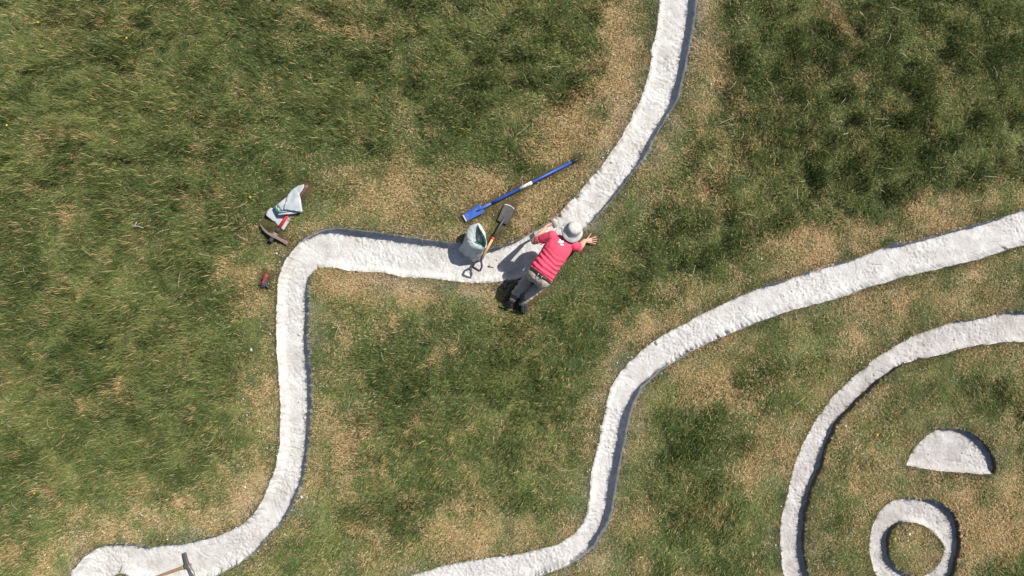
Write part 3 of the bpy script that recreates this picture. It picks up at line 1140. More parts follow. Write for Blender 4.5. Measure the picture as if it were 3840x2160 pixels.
# ------------------------------------------------------------------ the kneeling person
HC = P(2026, 1030, 0.52)            # pelvis
SL = P(2070, 884, 0.58)             # shoulders (his left is to the left in the photo)
SR = P(2152, 921, 0.56)
SM = (SL + SR) * 0.5
AX = (SM - HC).normalized()
RV = (SR - SL).normalized()
HRV = Vector((0.80, -0.60, 0.0)).normalized()
EL, WL = P(2003, 906, 0.44), P(2038, 864, 0.30)
ER, WR = P(2172, 930, 0.29), P(2192, 903, 0.075)
HEAD = P(2144, 866, 0.60)
FWD = Vector((0.60, 0.80, 0)).normalized()
person = thing('person', (HC.x, HC.y, 0.0), 'kneeling person in pink shirt and pale sun hat hammering the chalk line', 'person')

KL, KR = P(2000, 1022, 0.075), P(2046, 1052, 0.075)
HL, HR = HC - HRV * 0.095, HC + HRV * 0.095
ANL, ANR = P(1929, 1111, 0.115), P(1963, 1124, 0.115)


def finger(bm, root, d, bend, lens, r):
    p = root
    d = d.normalized()
    ax = d.cross(UP).normalized()
    for i, L in enumerate(lens):
        q = p + d * L
        capsule(bm, p, r * (1 - 0.08 * i), q, r * (0.92 - 0.08 * i))
        p = q
        d = (Matrix.Rotation(bend[min(i, len(bend) - 1)], 3, ax) @ d).normalized()


def build_body():
    bm = bmesh.new()
    # trunk and legs, inside the clothes
    dv = RV.cross(AX).normalized()
    loft_hulls(bm, [section(HC, HRV, UP, 0.15, 0.10), section(HC + AX * 0.2, HRV, dv, 0.13, 0.09), section(SM - AX * 0.12, RV, dv, 0.15, 0.10), section(SM, RV, dv, 0.13, 0.06)])
    for h, k, a in ((HL, KL, ANL), (HR, KR, ANR)):
        capsule(bm, h, 0.070, k, 0.050)
        capsule(bm, k, 0.050, a, 0.038)
        capsule(bm, a, 0.038, a + Vector((-0.04, -0.06, -0.03)), 0.03)
    # arms
    for s, e, w in ((SL, EL, WL), (SR, ER, WR)):
        capsule(bm, s, 0.058, e, 0.046)
        m = e.lerp(w, 0.35)
        capsule(bm, e, 0.046, m, 0.049)
        capsule(bm, m, 0.049, w, 0.033)
    # neck and head, face towards the chalk
    capsule(bm, SM + AX * 0.02, 0.062, HEAD - FWD * 0.03, 0.055)
    hz = (FWD * 0.42 + UP * 0.90).normalized()          # top of the skull
    hy = (FWD * 0.90 - UP * 0.42).normalized()          # where the face looks
    hx = hy.cross(hz)
    ellips(bm, HEAD, hx, hy, hz, 0.078, 0.097, 0.105)
    ellips(bm, HEAD + hy * 0.035 - hz * 0.065, hx, hy, hz, 0.058, 0.062, 0.062)
    capsule(bm, HEAD + hy * 0.092 + hz * 0.005, 0.010, HEAD + hy * 0.112 - hz * 0.028, 0.015)
    for sx in (-1, 1):
        ellips(bm, HEAD + hx * (0.080 * sx) - hy * 0.008, hx, hy, hz, 0.010, 0.020, 0.032)
    ellips(bm, HEAD + hy * 0.088 - hz * 0.062, hx, hy, hz, 0.026, 0.012, 0.010)
    # right hand flat on the turf, fingers spread
    hd = (P(2232, 902, 0.03) - WR)
    hd.z = 0
    hd.normalize()
    sd = Vector((hd.y, -hd.x, 0))                        # towards the little finger (image down)
    palm = WR + hd * 0.055 + Vector((0, 0, -0.030))
    capsule(bm, WR, 0.027, WR + hd * 0.025 - UP * 0.015, 0.028)
    b2 = bmesh.new()
    hull(b2, section(WR + hd * 0.012 - UP * 0.012, sd, UP, 0.030, 0.018) + section(palm + hd * 0.045, sd, UP, 0.044, 0.013))
    join(bm, b2)
    for off, ang, lens in ((-0.034, 0.16, (0.040, 0.026, 0.020)), (-0.012, 0.05, (0.045, 0.029, 0.022)), (0.011, -0.05, (0.042, 0.027, 0.021)), (0.033, -0.20, (0.033, 0.021, 0.018))):
        d = (hd * math.cos(ang) - sd * math.sin(ang))
        finger(bm, palm + hd * 0.040 + sd * off, d + UP * 0.10, (-0.22, -0.22), lens, 0.0092)
    finger(bm, palm - hd * 0.012 - sd * 0.034, hd * 0.66 - sd * 0.75, (-0.12, -0.1), (0.038, 0.030, 0.022), 0.0105)
    # left hand closed round the hammer shaft
    fd = (WL - EL).normalized()
    hand = WL + fd * 0.055
    capsule(bm, WL, 0.027, hand, 0.033)
    sh = HAM_D
    for i in range(4):
        r0 = hand + sh * (0.030 - 0.020 * i) + fd * 0.020
        ax = sh
        p = r0
        d = (fd * 0.8 - fd.cross(sh) * 0.5).normalized()
        for j, L in enumerate((0.034, 0.024, 0.018)):
            q = p + d * L
            capsule(bm, p, 0.0098, q, 0.009)
            p = q
            d = (Matrix.Rotation(1.15, 3, ax) @ d).normalized()
    capsule(bm, hand - sh * 0.01 + fd.cross(sh) * 0.028, 0.012, hand + sh * 0.045 + fd.cross(sh) * 0.022 + fd * 0.015, 0.010)
    return remeshed(bm, 'body', 0.0045, 4)


HAM_D = (P(2074, 842, 0.18) - P(2038, 862, 0.27)).normalized()   # direction of the hammer shaft
body = link_mesh('body', build_body(), M['skin'], person)


def shirt_disp(co, nr):
    t = (co - np.array(HC)) @ np.array(AX)
    s = (co - np.array(HC)) @ np.array(HRV)
    w = 1 - sstep(0.22, 0.42, t)
    ph = t * 95 + 2.2 * np.sin(s * 9 + 1) + 3.0 * (vnoise(co[:, 0], co[:, 1], 0.10, 3) - .5)
    d = 0.0085 * np.sin(ph) * w * (0.35 + vnoise(s, t, 0.09, 4)) * np.clip(nr[:, 2] + 0.25, 0, 1)
    d += 0.008 * (fbm(co[:, 0] + co[:, 2], co[:, 1], 0.09, 8, 3) - 0.5)
    # long creases from the armpits
    d += 0.003 * np.sin((s * 0.8 + t * 0.5) * 80) * sstep(0.30, 0.46, t) * (vnoise(s, t, 0.12, 21) - 0.2)
    return d


def build_shirt():
    bm = bmesh.new()
    dv = RV.cross(AX).normalized()
    hem = HC + AX * 0.012
    loft_hulls(bm, [section(hem + UP * 0.012, HRV, UP, 0.198, 0.142), section(HC + AX * 0.12 + UP * 0.015, HRV, UP, 0.183, 0.130),
                    section(HC + AX * 0.25, HRV, dv, 0.180, 0.125), section(SM - AX * 0.14, RV, dv, 0.192, 0.125),
                    section(SM - AX * 0.03, RV, dv, 0.180, 0.098), section(SM + AX * 0.055, RV, dv, 0.085, 0.066)])
    capsule(bm, SL, 0.074, SL.lerp(EL, 0.50), 0.072)
    capsule(bm, SR, 0.074, SR.lerp(ER, 0.52), 0.068)
    return remeshed(bm, 'shirt', 0.0065, 5, shirt_disp)


shirt = link_mesh('shirt', build_shirt(), M['shirt'], person)


def trouser_disp(co, nr):
    d = 0.012 * (fbm(co[:, 0] * 1.2 + co[:, 2], co[:, 1], 0.10, 31, 3) - 0.5)
    bx = (co[:, 0] - HC.x) * 0.62 + (co[:, 1] - HC.y) * 0.78
    d += 0.005 * np.sin(bx * 75 + 4 * vnoise(co[:, 0], co[:, 1], 0.07, 5)) * sstep(-0.12, -0.22, bx)
    return d


def build_trousers():
    bm = bmesh.new()
    back = HC - AX * 0.03
    loft_hulls(bm, [section(HC + AX * 0.085 + UP * 0.01, HRV, UP, 0.172, 0.118), section(back, HRV, UP, 0.188, 0.128)])
    for sg in (-1, 1):
        ellips(bm, back - AX * 0.020 + HRV * (0.075 * sg) + UP * 0.0, HRV, AX, UP, 0.115, 0.110, 0.128)
    ellips(bm, back - AX * 0.022, HRV, AX, UP, 0.130, 0.098, 0.124)
    for h, k, a in ((HL, KL, ANL), (HR, KR, ANR)):
        capsule(bm, h - AX * 0.025, 0.105, k, 0.085)
        e = k.lerp(a, 0.90)
        m = k.lerp(a, 0.45) + UP * 0.02
        capsule(bm, k, 0.084, m, 0.086)
        capsule(bm, m, 0.086, e, 0.075)
    return remeshed(bm, 'trousers', 0.0075, 10, trouser_disp)


trousers = link_mesh('trousers', build_trousers(), M['khaki'], person)


def bvh_of(o):
    me = o.data
    return BVHTree.FromPolygons([v.co + ORI[o] for v in me.vertices], [tuple(p.vertices) for p in me.polygons])


SH_B, TR_B = bvh_of(shirt), bvh_of(trousers)


def drape(bvh, x, y, lift=0.003, z0=2.0):
    h = bvh.ray_cast(Vector((x, y, z0)), Vector((0, 0, -1)))
    return (h[0].z + lift) if h[0] is not None else None


def decal(name, polys, to_world, bvh, mat, parent, lift=0.0035):
    """flat print: small polygons laid on a surface"""
    bm = bmesh.new()
    for poly in polys:
        vs = []
        for q in poly:
            w = to_world(q)
            z = drape(bvh, w.x, w.y, lift)
            vs.append(bm.verts.new((w.x, w.y, z if z is not None else w.z)))
        bm.faces.new(vs)
    bmesh.ops.triangulate(bm, faces=bm.faces[:])
    me = bpy.data.meshes.new(name)
    bm.to_mesh(me)
    bm.free()
    return link_mesh(name, me, mat, parent, smooth=False)


# white leaf emblem on the back of the shirt
def leaf(cx, cy, ang, L, W):
    c, s = math.cos(ang), math.sin(ang)
    prof = [(0, 0), (0.25, 0.42), (0.55, 0.5), (0.82, 0.33), (1, 0), (0.82, -0.33), (0.55, -0.5), (0.25, -0.42)]
    return [(cx + c * u * L - s * v * W, cy + s * u * L + c * v * W) for u, v in prof]


EMC = P(2106, 908, 0.66)


def em_world(q):
    return EMC + Vector((q[0], q[1], 0)) * 1.15


decal('emblem', [leaf(-0.012, -0.004, 1.75, 0.046, 0.024), leaf(-0.010, -0.004, 2.85, 0.036, 0.025), leaf(-0.004, -0.012, 0.85, 0.052, 0.026),
                 leaf(-0.020, -0.024, -0.22, 0.048, 0.022)], em_world, SH_B, M['white'], shirt, 0.006)

# collar line
cb = bmesh.new()
pts = section(SM + AX * 0.050, RV, RV.cross(AX).normalized(), 0.088, 0.070, 24)
tube(cb, pts + pts[:1], 0.009, 8)
link_mesh('collar', bm_mesh('collar', cb), M['shirt'], shirt)
# sleeve hems
for s, e, f, r in ((SL, EL, 0.52, 0.069), (SR, ER, 0.54, 0.066)):
    d = (e - s).normalized()
    a, b = frame(d)
    ring = [s.lerp(e, f) + d * 0.045 + a * (r * math.cos(2 * math.pi * k / 20)) + b * (r * math.sin(2 * math.pi * k / 20)) for k in range(21)]
    cb = bmesh.new()
    tube(cb, ring, 0.006, 6)
    link_mesh('sleeve_hem', bm_mesh('sleeve_hem', cb), M['shirt'], shirt)

# belt with loops
cb = bmesh.new()
ring = section(HC - AX * 0.014 + UP * 0.008, HRV, UP, 0.187, 0.131, 30)
tube(cb, ring + ring[:1], [0.012] * 31, 8, 1.0)
belt = link_mesh('belt', bm_mesh('belt', cb), M['belt'], person)
for off in (-0.03, 0.03):
    c = HC - AX * 0.020 + UP * (0.008 + 0.132 * math.sqrt(max(0, 1 - (off / 0.186) ** 2)) + 0.006) + HRV * off
    cb = bmesh.new()
    tube(cb, [c - AX * 0.030 - UP * 0.010, c - AX * 0.012 + UP * 0.008, c + AX * 0.018 + UP * 0.008], 0.006, 6)
    link_mesh('belt_loop', bm_mesh('belt_loop', cb), M['khaki'], trousers)
PKC = P(2026, 1068, 0.56)
decal('pocket_tab', [[(-0.018, -0.006), (0.018, 0.004), (0.016, 0.014), (-0.02, 0.004)]], lambda q: PKC + Vector((q[0], q[1], 0)), TR_B, M['red_print'], trousers)


# boots: toes on the turf, heels up
def boot(ank, dirv):
    d = dirv.normalized()
    side = Vector((-d.y, d.x, 0)).normalized()
    toe = ank + d * 0.135 + UP * (0.050 - ank.z)
    heel = ank + d * 0.035 + UP * 0.055
    bm = bmesh.new()
    capsule(bm, ank - d * 0.06 + UP * 0.012, 0.056, ank, 0.056)
    capsule(bm, ank, 0.056, heel - UP * 0.03, 0.050)
    capsule(bm, heel - UP * 0.03, 0.050, toe - d * 0.02, 0.050)
    capsule(bm, ank - UP * 0.02, 0.050, toe, 0.046)
    capsule(bm, toe, 0.046, toe - d * 0.03, 0.050)
    b = link_mesh('boot', remeshed(bm, 'boot', 0.006, 4, lambda co, nr: 0.006 * (fbm(co[:, 0], co[:, 1], 0.05, 7, 2) - .5)), M['boot'], person)
    # sole slab along the back of the foot, with lugs
    bs = bmesh.new()
    n = (heel - toe).cross(side).normalized()
    if n.dot(d) < 0:
        n = -n
    axis = (toe - heel).normalized()
    L = (toe - heel).length + 0.05
    o0 = heel - axis * 0.03 + n * 0.042
    prof = [(0, 0.036), (0.02, 0.043), (0.3, 0.040), (0.55, 0.043), (0.8, 0.051), (0.95, 0.043), (1, 0.025)]
    lft = [o0 + axis * (u * L) + side * w for u, w in prof]
    rgt = [o0 + axis * (u * L) - side * w for u, w in prof]
    ring = lft + rgt[::-1]
    top = [bs.verts.new(p) for p in ring]
    bot = [bs.verts.new(p + n * 0.018) for p in ring]
    bs.faces.new(top)
    bs.faces.new(bot[::-1])
    for i in range(len(ring)):
        bs.faces.new((top[i], bot[i], bot[(i + 1) % len(ring)], top[(i + 1) % len(ring)]))
    so = link_mesh('sole', bm_mesh('sole', bs), M['sole'], b, smooth=False)
    for u in (0.12, 0.24, 0.5, 0.64, 0.78, 0.9):
        for sg in (-1, 1):
            bl = bmesh.new()
            c = o0 + axis * (u * L) + side * (sg * 0.017) + n * 0.020
            m = Matrix((side * 0.022, axis * 0.012, n * 0.010)).transposed().to_4x4()
            m.translation = c
            bmesh.ops.create_cube(bl, size=1.0, matrix=m)
            link_mesh('lug', bm_mesh('lug', bl), M['sole'], b, smooth=False)
    return b


boot(ANL, Vector((-0.45, -0.89, 0)))
boot(ANR, Vector((0.10, -0.99, 0)))
for k, a in ((KL, ANL), (KR, ANR)):
    d = (a - k).normalized()
    x, y = frame(d)
    c = k.lerp(a, 0.99)
    cb = bmesh.new()
    tube(cb, [c - d * 0.09, c - d * 0.032], 0.0610, 16)
    link_mesh('sock', bm_mesh('sock', cb), M['sock'], person)

# hair at the nape
hz = (FWD * 0.42 + UP * 0.90).normalized()
hy = (FWD * 0.90 - UP * 0.42).normalized()
hx = hy.cross(hz)
bm = bmesh.new()
ellips(bm, HEAD - hy * 0.012 + hz * 0.010, hx, hy, hz, 0.082, 0.094, 0.102)
link_mesh('hair', remeshed(bm, 'hair', 0.006, 3, lambda co, nr: 0.006 * (fbm(co[:, 0], co[:, 1], 0.02, 3, 2) - .5)), M['hair'], person)
for sx in (-1, 1):
    bm = bmesh.new()
    bmesh.ops.create_uvsphere(bm, u_segments=10, v_segments=8, radius=0.011, matrix=Matrix.Translation(HEAD + hy * 0.087 + hx * (0.031 * sx) + hz * 0.012))
    link_mesh('eye', bm_mesh('eye', bm), M['petal'], person)

# sun hat
hatax = (FWD * 0.44 + UP * 0.90).normalized()
hx2 = Vector((FWD.y, -FWD.x, 0))
hy2 = hatax.cross(hx2).normalized()
HATC = P(2149, 862, 0.665)


def hat_lathe(profile, n=48, seed=1, wob=0.004):
    V, F = [], []
    for r, z in profile:
        for k in range(n):
            t = 2 * math.pi * k / n
            rr = r * (1 + 0.10 * math.sin(t) ** 2 * 0.6)
            q = (r / 0.15) ** 2
            dz = q * (0.010 * math.sin(2 * t + 0.7) + 0.006 * math.sin(3 * t + seed))
            w = wob * (mnoise.noise(Vector((math.cos(t) * 2.2, math.sin(t) * 2.2, z * 25 + seed))))
            V.append(HATC + hx2 * ((rr + w) * math.cos(t)) + hy2 * ((rr + w) * math.sin(t)) + hatax * (z + dz + w))
    m = len(profile)
    for j in range(m - 1):
        for k in range(n):
            F.append((j * n + k, j * n + (k + 1) % n, (j + 1) * n + (k + 1) % n, (j + 1) * n + k))
    return V, F


prof = [(0.002, 0.112), (0.030, 0.112), (0.062, 0.108), (0.084, 0.097), (0.094, 0.080), (0.099, 0.050), (0.103, 0.022), (0.106, 0.004),
        (0.120, -0.012), (0.138, -0.030), (0.155, -0.048), (0.1555, -0.051), (0.150, -0.050), (0.134, -0.035), (0.112, -0.014), (0.100, 0.004), (0.094, 0.05), (0.080, 0.092), (0.05, 0.104), (0.002, 0.106)]
V, F = hat_lathe(prof, wob=0.007)
hat = link_mesh('sun_hat', mesh_np('sun_hat', V, F), M['hat'], person)
V, F = hat_lathe([(0.1055, 0.030), (0.1085, 0.026), (0.1095, 0.008), (0.1075, 0.004)], wob=0.005)
link_mesh('hat_band', mesh_np('hat_band', V, F), M['hat'], hat)
for t in (-0.7, 2.4):
    bm = bmesh.new()
    c = HATC + hx2 * (0.104 * math.cos(t)) + hy2 * (0.108 * math.sin(t)) + hatax * 0.040
    bmesh.ops.create_uvsphere(bm, u_segments=8, v_segments=6, radius=0.006, matrix=Matrix.Translation(c))
    link_mesh('eyelet', bm_mesh('eyelet', bm), M['black'], hat)
tube_obj('chin_cord', [HATC - hx2 * 0.125 - hy2 * 0.055 - hatax * 0.005, HATC - hx2 * 0.150 - hy2 * 0.065 - hatax * 0.03, HATC - hx2 * 0.165 - hy2 * 0.070 - hatax * 0.055], 0.006, M['white'], hat, 8)

# blue-grey pad at the hip
pc = P(1981, 1004, 0.47)
u = Vector((0.72, 0.69, 0)).normalized()
v = Vector((-0.55, 0.57, -0.55)).normalized()
n = u.cross(v).normalized()
pad = thing('pad', pc - UP * 0.05, 'flat blue-grey pad with a white edge tucked at the person\'s left hip', 'pad')
bm = bmesh.new()
mt = Matrix((u * 0.165, v * 0.075, n * 0.010)).transposed().to_4x4()
mt.translation = pc
bmesh.ops.create_cube(bm, size=1.0, matrix=mt)
add_bevel(link_mesh('cover', bm_mesh('cover', bm), M['pad'], pad, smooth=False), 0.002)
bm = bmesh.new()
mt = Matrix((u * 0.160, v * 0.010, n * 0.0125)).transposed().to_4x4()
mt.translation = pc - v * 0.040
bmesh.ops.create_cube(bm, size=1.0, matrix=mt)
link_mesh('white_edge', bm_mesh('white_edge', bm), M['white'], pad, smooth=False)

# club hammer in the left hand
fdh = (WL - EL).normalized()
grip = WL + fdh * 0.062
ham = thing('club_hammer', grip, 'short club hammer gripped in the person\'s raised left hand', 'hammer')
tube_obj('shaft', [grip - HAM_D * 0.065, grip, grip + HAM_D * 0.155], [0.014, 0.0135, 0.012], M['old_wood'], ham, 10)
hc = grip + HAM_D * 0.150
a, b = frame(HAM_D)
bm = bmesh.new()
tube(bm, [hc - a * 0.066, hc - a * 0.058, hc - a * 0.03, hc + a * 0.03, hc + a * 0.058, hc + a * 0.066], [0.024, 0.030, 0.029, 0.029, 0.030, 0.024], 8)
link_mesh('hammer_head', bm_mesh('hammer_head', bm), M['rusty'], ham, smooth=False)

# ------------------------------------------------------------------ blue trenching shovel
sho = thing('trenching_shovel', P(1840, 762, 0.0), 'long blue trenching shovel with narrow blade lying on dry grass', 'shovel')
tip, shd, sock, gs, ge = P(1742, 819, 0.014), P(1806, 782, 0.036), P(1842, 762, 0.055), P(2143, 608.5, 0.036), P(2166, 597, 0.036)
ax = (shd - tip)
ax.z = 0
ax.normalize()
sd = Vector((-ax.y, ax.x, 0))
V, F = [], []
NU, NV = 14, 10
for i in range(NU + 1):
    u = i / NU
    c = tip.lerp(shd, u) + ax * (0.010 * u)
    hw = 0.053 + 0.018 * u
    for j in range(NV + 1):
        v = j / NV * 2 - 1
        V.append(c + sd * (hw * v) + UP * (0.030 * abs(v) ** 3 * (0.3 + 0.7 * u) + (0.010 if abs(v) > 0.99 else 0) * u) - ax * (0.006 * (1 - u) * v * v))
for i in range(NU):
    for j in range(NV):
        q = i * (NV + 1) + j
        F.append((q, q + NV + 1, q + NV + 2, q + 1))
bl = link_mesh('blade', mesh_np('blade', V, F), M['blue_worn'], sho)
m = bl.modifiers.new('t', 'SOLIDIFY')
m.thickness = 0.004
bm = bmesh.new()
slab(bm, [tip - ax * 0.006 + sd * 0.052 + UP * 0.012, tip - ax * 0.006 - sd * 0.052 + UP * 0.012, tip + ax * 0.016 - sd * 0.052 + UP * 0.010, tip + ax * 0.016 + sd * 0.052 + UP * 0.010], 0.005)
link_mesh('worn_edge', bm_mesh('worn_edge', bm), M['bare_steel'], bl, smooth=False)
tube_obj('socket', [tip.lerp(shd, 0.72) + UP * 0.006, shd + UP * 0.008, sock], [0.010, 0.020, 0.019], M['blue_worn'], sho, 14)
sha = tube_obj('shaft', [sock, sock.lerp(gs, 0.1), sock.lerp(gs, 0.5), gs], [0.018, 0.0215, 0.022, 0.022], M['blue'], sho, 16)
tube_obj('grip', [gs, gs.lerp(ge, 0.08), gs.lerp(ge, 0.9), ge], [0.0225, 0.0255, 0.0255, 0.018], M['black'], sho, 16)
l0, l1 = P(1948, 707, 0.03), P(1994, 684.5, 0.03)
sd2 = (gs - sock).normalized()
ca = sock + sd2 * ((l0 - sock).dot(sd2))
cbp = sock + sd2 * ((l1 - sock).dot(sd2))
stk = tube_obj('sticker', [ca, cbp], 0.0232, M['white'], sha, 16)
aa, bb = frame(sd2)


def on_shaft(t, ang, r=0.0240):
    return ca.lerp(cbp, t) + aa * (r * math.cos(ang)) + bb * (r * math.sin(ang))


bm = bmesh.new()
for t0, t1, a0, a1 in ((0.48, 0.80, 0.80, 1.25), (0.80, 0.86, 0.9, 1.8), (0.06, 0.22, 0.85, 1.0), (0.26, 0.42, 0.8, 0.98), (0.16, 0.30, 1.3, 1.42), (0.30, 0.38, 1.5, 1.68)):
    bm.faces.new([bm.verts.new(on_shaft(t0, a0)), bm.verts.new(on_shaft(t1, a0)), bm.verts.new(on_shaft(t1, a1)), bm.verts.new(on_shaft(t0, a1))])
link_mesh('sticker_print', bm_mesh('sticker_print', bm), M['black'], sha, smooth=False)

# ------------------------------------------------------------------ digging spade with a D handle
spa = thing('digging_spade', P(1885, 830, 0.0), 'digging spade with dark steel blade and wooden shaft reaching over the chalk', 'spade')
tip, nk = P(1911, 773, 0.014), P(1884, 832, 0.022)
band, wend, bar = P(1850, 890.5, 0.055), P(1810, 963, 0.055), P(1785.6, 1009.5, 0.055)
ax = (tip - nk)
ax.z = 0
ax.normalize()
sd = Vector((ax.y, -ax.x, 0))
V, F = [], []
NU, NV = 12, 10
L = (tip - nk).length
for i in range(NU + 1):
    u = i / NU
    hw = 0.079 + 0.003 * u
    for j in range(NV + 1):
        v = j / NV * 2 - 1
        V.append(nk.lerp(tip, u) + ax * ((0.020 * (1 - v * v) - 0.008) * u) + sd * (hw * v) + UP * (0.010 * v * v + 0.006 * math.sin(u * 3)))
for i in range(NU):
    for j in range(NV):
        q = i * (NV + 1) + j
        F.append((q, q + 1, q + NV + 2, q + NV + 1))
bl = link_mesh('blade', mesh_np('blade', V, F), M['dark_steel'], spa)
m = bl.modifiers.new('t', 'SOLIDIFY')
m.thickness = 0.004
V, F = [], []
for i in range(2):
    for j in range(NV + 1):
        v = j / NV * 2 - 1
        u = 1.0 - 0.055 * (1 - i) + 0.012 * i
        V.append(nk.lerp(tip, u) + ax * ((0.020 * (1 - v * v) - 0.008)) + sd * (0.080 * v) + UP * (0.010 * v * v + 0.006 * math.sin(3) + 0.004))
for j in range(NV):
    F.append((j, j + 1, NV + 2 + j, NV + 1 + j))
we = link_mesh('worn_edge', mesh_np('worn_edge', V, F), M['bare_steel'], bl)
m = we.modifiers.new('t', 'SOLIDIFY')
m.thickness = 0.003
for s0, s1 in ((-0.080, -0.014), (0.014, 0.080)):
    bm = bmesh.new()
    slab(bm, [nk + sd * s0 + UP * 0.016 + ax * 0.004, nk + sd * s1 + UP * 0.016 + ax * 0.004, nk + sd * s1 + UP * 0.016 - ax * 0.010, nk + sd * s0 + UP * 0.016 - ax * 0.010], 0.008)
    link_mesh('tread', bm_mesh('tread', bm), M['dark_steel'], spa, smooth=False)
tube_obj('socket', [nk.lerp(tip, 0.42) + UP * 0.006, nk.lerp(tip, 0.15) + UP * 0.014, nk + UP * 0.022, nk.lerp(band, 0.25) + UP * 0.02, band], [0.004, 0.011, 0.017, 0.019, 0.0195], M['dark_steel'], spa, 14)
bd = (wend - band).normalized()
tube_obj('band', [band - bd * 0.002, band + bd * 0.030], 0.0215, M['orange_red'], spa, 14)
tube_obj('shaft', [band + bd * 0.028, wend], [0.0195, 0.0185], M['wood'], spa, 14)
b0, b1 = P(1771.8, 1001.4, 0.055), P(1799.4, 1016.8, 0.055)
hnd = tube_obj('handle_socket', [wend - bd * 0.006, wend + bd * 0.03, wend + bd * 0.075], [0.021, 0.020, 0.015], M['purple'], spa, 12)
thr = wend + bd * 0.055
for e, sg in ((b0, -1), (b1, 1)):
    mid = thr.lerp(e, 0.55) + (e - bar) * 0.42
    tube_obj('handle_arm', [thr, thr.lerp(mid, 0.5) + (e - bar) * 0.08, mid, e.lerp(mid, 0.4), e], [0.018, 0.016, 0.0145, 0.0145, 0.015], M['purple'], spa, 10)
tube_obj('handle_bar', [b0, b0.lerp(b1, 0.1), b0.lerp(b1, 0.9), b1], [0.014, 0.0175, 0.0175, 0.014], M['black'], spa, 12)

# ------------------------------------------------------------------ pick mattock with red handle
pick = thing('pick_mattock', P(1030, 880, 0.0), 'pick mattock with rusty head and red handle under a plastic bag', 'pickaxe')
h0, h1 = P(1013, 906, 0.036), P(1153, 694, 0.046)
hd = (h1 - h0).normalized()
HL_ = (h1 - h0).length
tube_obj('handle_stub', [h0, h0 + hd * 0.012, h0 + hd * 0.075], [0.030, 0.033, 0.031], M['rubber'], pick, 14)
col0 = P(1033, 874, 0.04)
s0 = (col0 - h0).dot(hd)
tube_obj('collar', [h0 + hd * (s0 + 0.010), h0 + hd * (s0 + 0.085)], [0.034, 0.030], M['rubber'], pick, 14)
tube_obj('handle', [h0 + hd * (s0 + 0.080), h0 + hd * (s0 + 0.3), h0 + hd * (HL_ - 0.28)], [0.026, 0.024, 0.021], M['red'], pick, 14, 0.8)
tube_obj('handle_grip', [h0 + hd * (HL_ - 0.285), h0 + hd * (HL_ - 0.06), h0 + hd * (HL_ - 0.03), h0 + hd * HL_], [0.021, 0.020, 0.025, 0.018], M['dull_red'], pick, 14, 0.8)
# head: curved adze on the left, straight blade on the right
tl = P(976.5, 842.5, 0.05)
tr = P(1079, 913, 0.03)
ce = P(1027, 886, 0.052)
hdh = Vector((hd.x, hd.y, 0)).normalized()
path = [tl, P(986, 857, 0.056), P(1002, 873, 0.058), ce - (tr - ce).normalized() * 0.04, ce, ce.lerp(tr, 0.35), ce.lerp(tr, 0.75), tr]
wid = [0.005, 0.011, 0.014, 0.024, 0.027, 0.019, 0.025, 0.027]
thk = [0.010, 0.026, 0.028, 0.030, 0.034, 0.028, 0.020, 0.008]
bm = bmesh.new()
rings = []
for p, w, t in zip(path, wid, thk):
    tdir = hdh
    zz = UP
    c = [(-1, -.7), (-.7, -1), (.7, -1), (1, -.7), (1, .7), (.7, 1), (-.7, 1), (-1, .7)]
    rings.append([bm.verts.new(p + tdir * (w * x) + zz * (t * y)) for x, y in c])
for q in range(len(rings) - 1):
    for k in range(8):
        bm.faces.new((rings[q][k], rings[q][(k + 1) % 8], rings[q + 1][(k + 1) % 8], rings[q + 1][k]))
bm.faces.new(rings[0][::-1])
bm.faces.new(rings[-1])
head = link_mesh('head', bm_mesh('head', bm), M['rusty'], pick, smooth=False)
tube_obj('eye_socket', [h0 + hd * 0.062, h0 + hd * 0.085, h0 + hd * (s0 + 0.01)], [0.036, 0.042, 0.036], M['rusty'], pick, 12, 0.9)


# ------------------------------------------------------------------ empty plastic bag folded over the pick handle
def sheet(name, poly, zf, mat, parent, step=0.018, thick=0.0022, holes=()):
    """a crumpled sheet over a flat outline (photo pixels), its height given by zf(x,y)"""
    a = np.array([(p.x, p.y) for p in (P(q[0], q[1], 0.06) for q in poly)])
    vs, es = [], []
    n = len(a)
    k = 0
    for i in range(n):
        p, q = a[i], a[(i + 1) % n]
        m = max(1, int(np.hypot(*(q - p)) / step))
        for j in range(m):
            vs.append(Vector(p + (q - p) * j / m))
            k += 1
    es = [(i, (i + 1) % k) for i in range(k)]
    lo, hi = a.min(0), a.max(0)
    X, Y = np.meshgrid(np.arange(lo[0], hi[0], step), np.arange(lo[1], hi[1], step))
    X = X.ravel() + rng.uniform(-.3, .3, X.size) * step
    Y = Y.ravel() + rng.uniform(-.3, .3, Y.size) * step
    ok = in_poly(a, X, Y)
    # keep clear of the border
    bx = np.array([(v.x, v.y) for v in vs])
    far = np.array([np.min(np.hypot(bx[:, 0] - x, bx[:, 1] - y)) > step * 0.5 for x, y in zip(X, Y)]) if len(X) else ok
    ok &= far
    vs += [Vector((x, y)) for x, y in zip(X[ok], Y[ok])]
    v, e, f, *_ = geometry.delaunay_2d_cdt(vs, es, [], 1, 1e-6)
    va = np.array([(p.x, p.y) for p in v])
    z = zf(va[:, 0], va[:, 1])
    me = mesh_np(name, np.column_stack([va, z]), f)
    o = link_mesh(name, me, mat, parent)
    m = o.modifiers.new('t', 'SOLIDIFY')
    m.thickness = thick
    m.offset = 1
    return o


def C3(q):
    return (980 + q[0] * 0.138, 680 + q[1] * 0.138)


hA, hB = P(1013, 906, 0), P(1153, 694, 0)


def hdist(x, y):
    dx, dy = hB.x - hA.x, hB.y - hA.y
    Lh = math.hypot(dx, dy)
    return np.abs((x - hA.x) * dy - (y - hA.y) * dx) / Lh


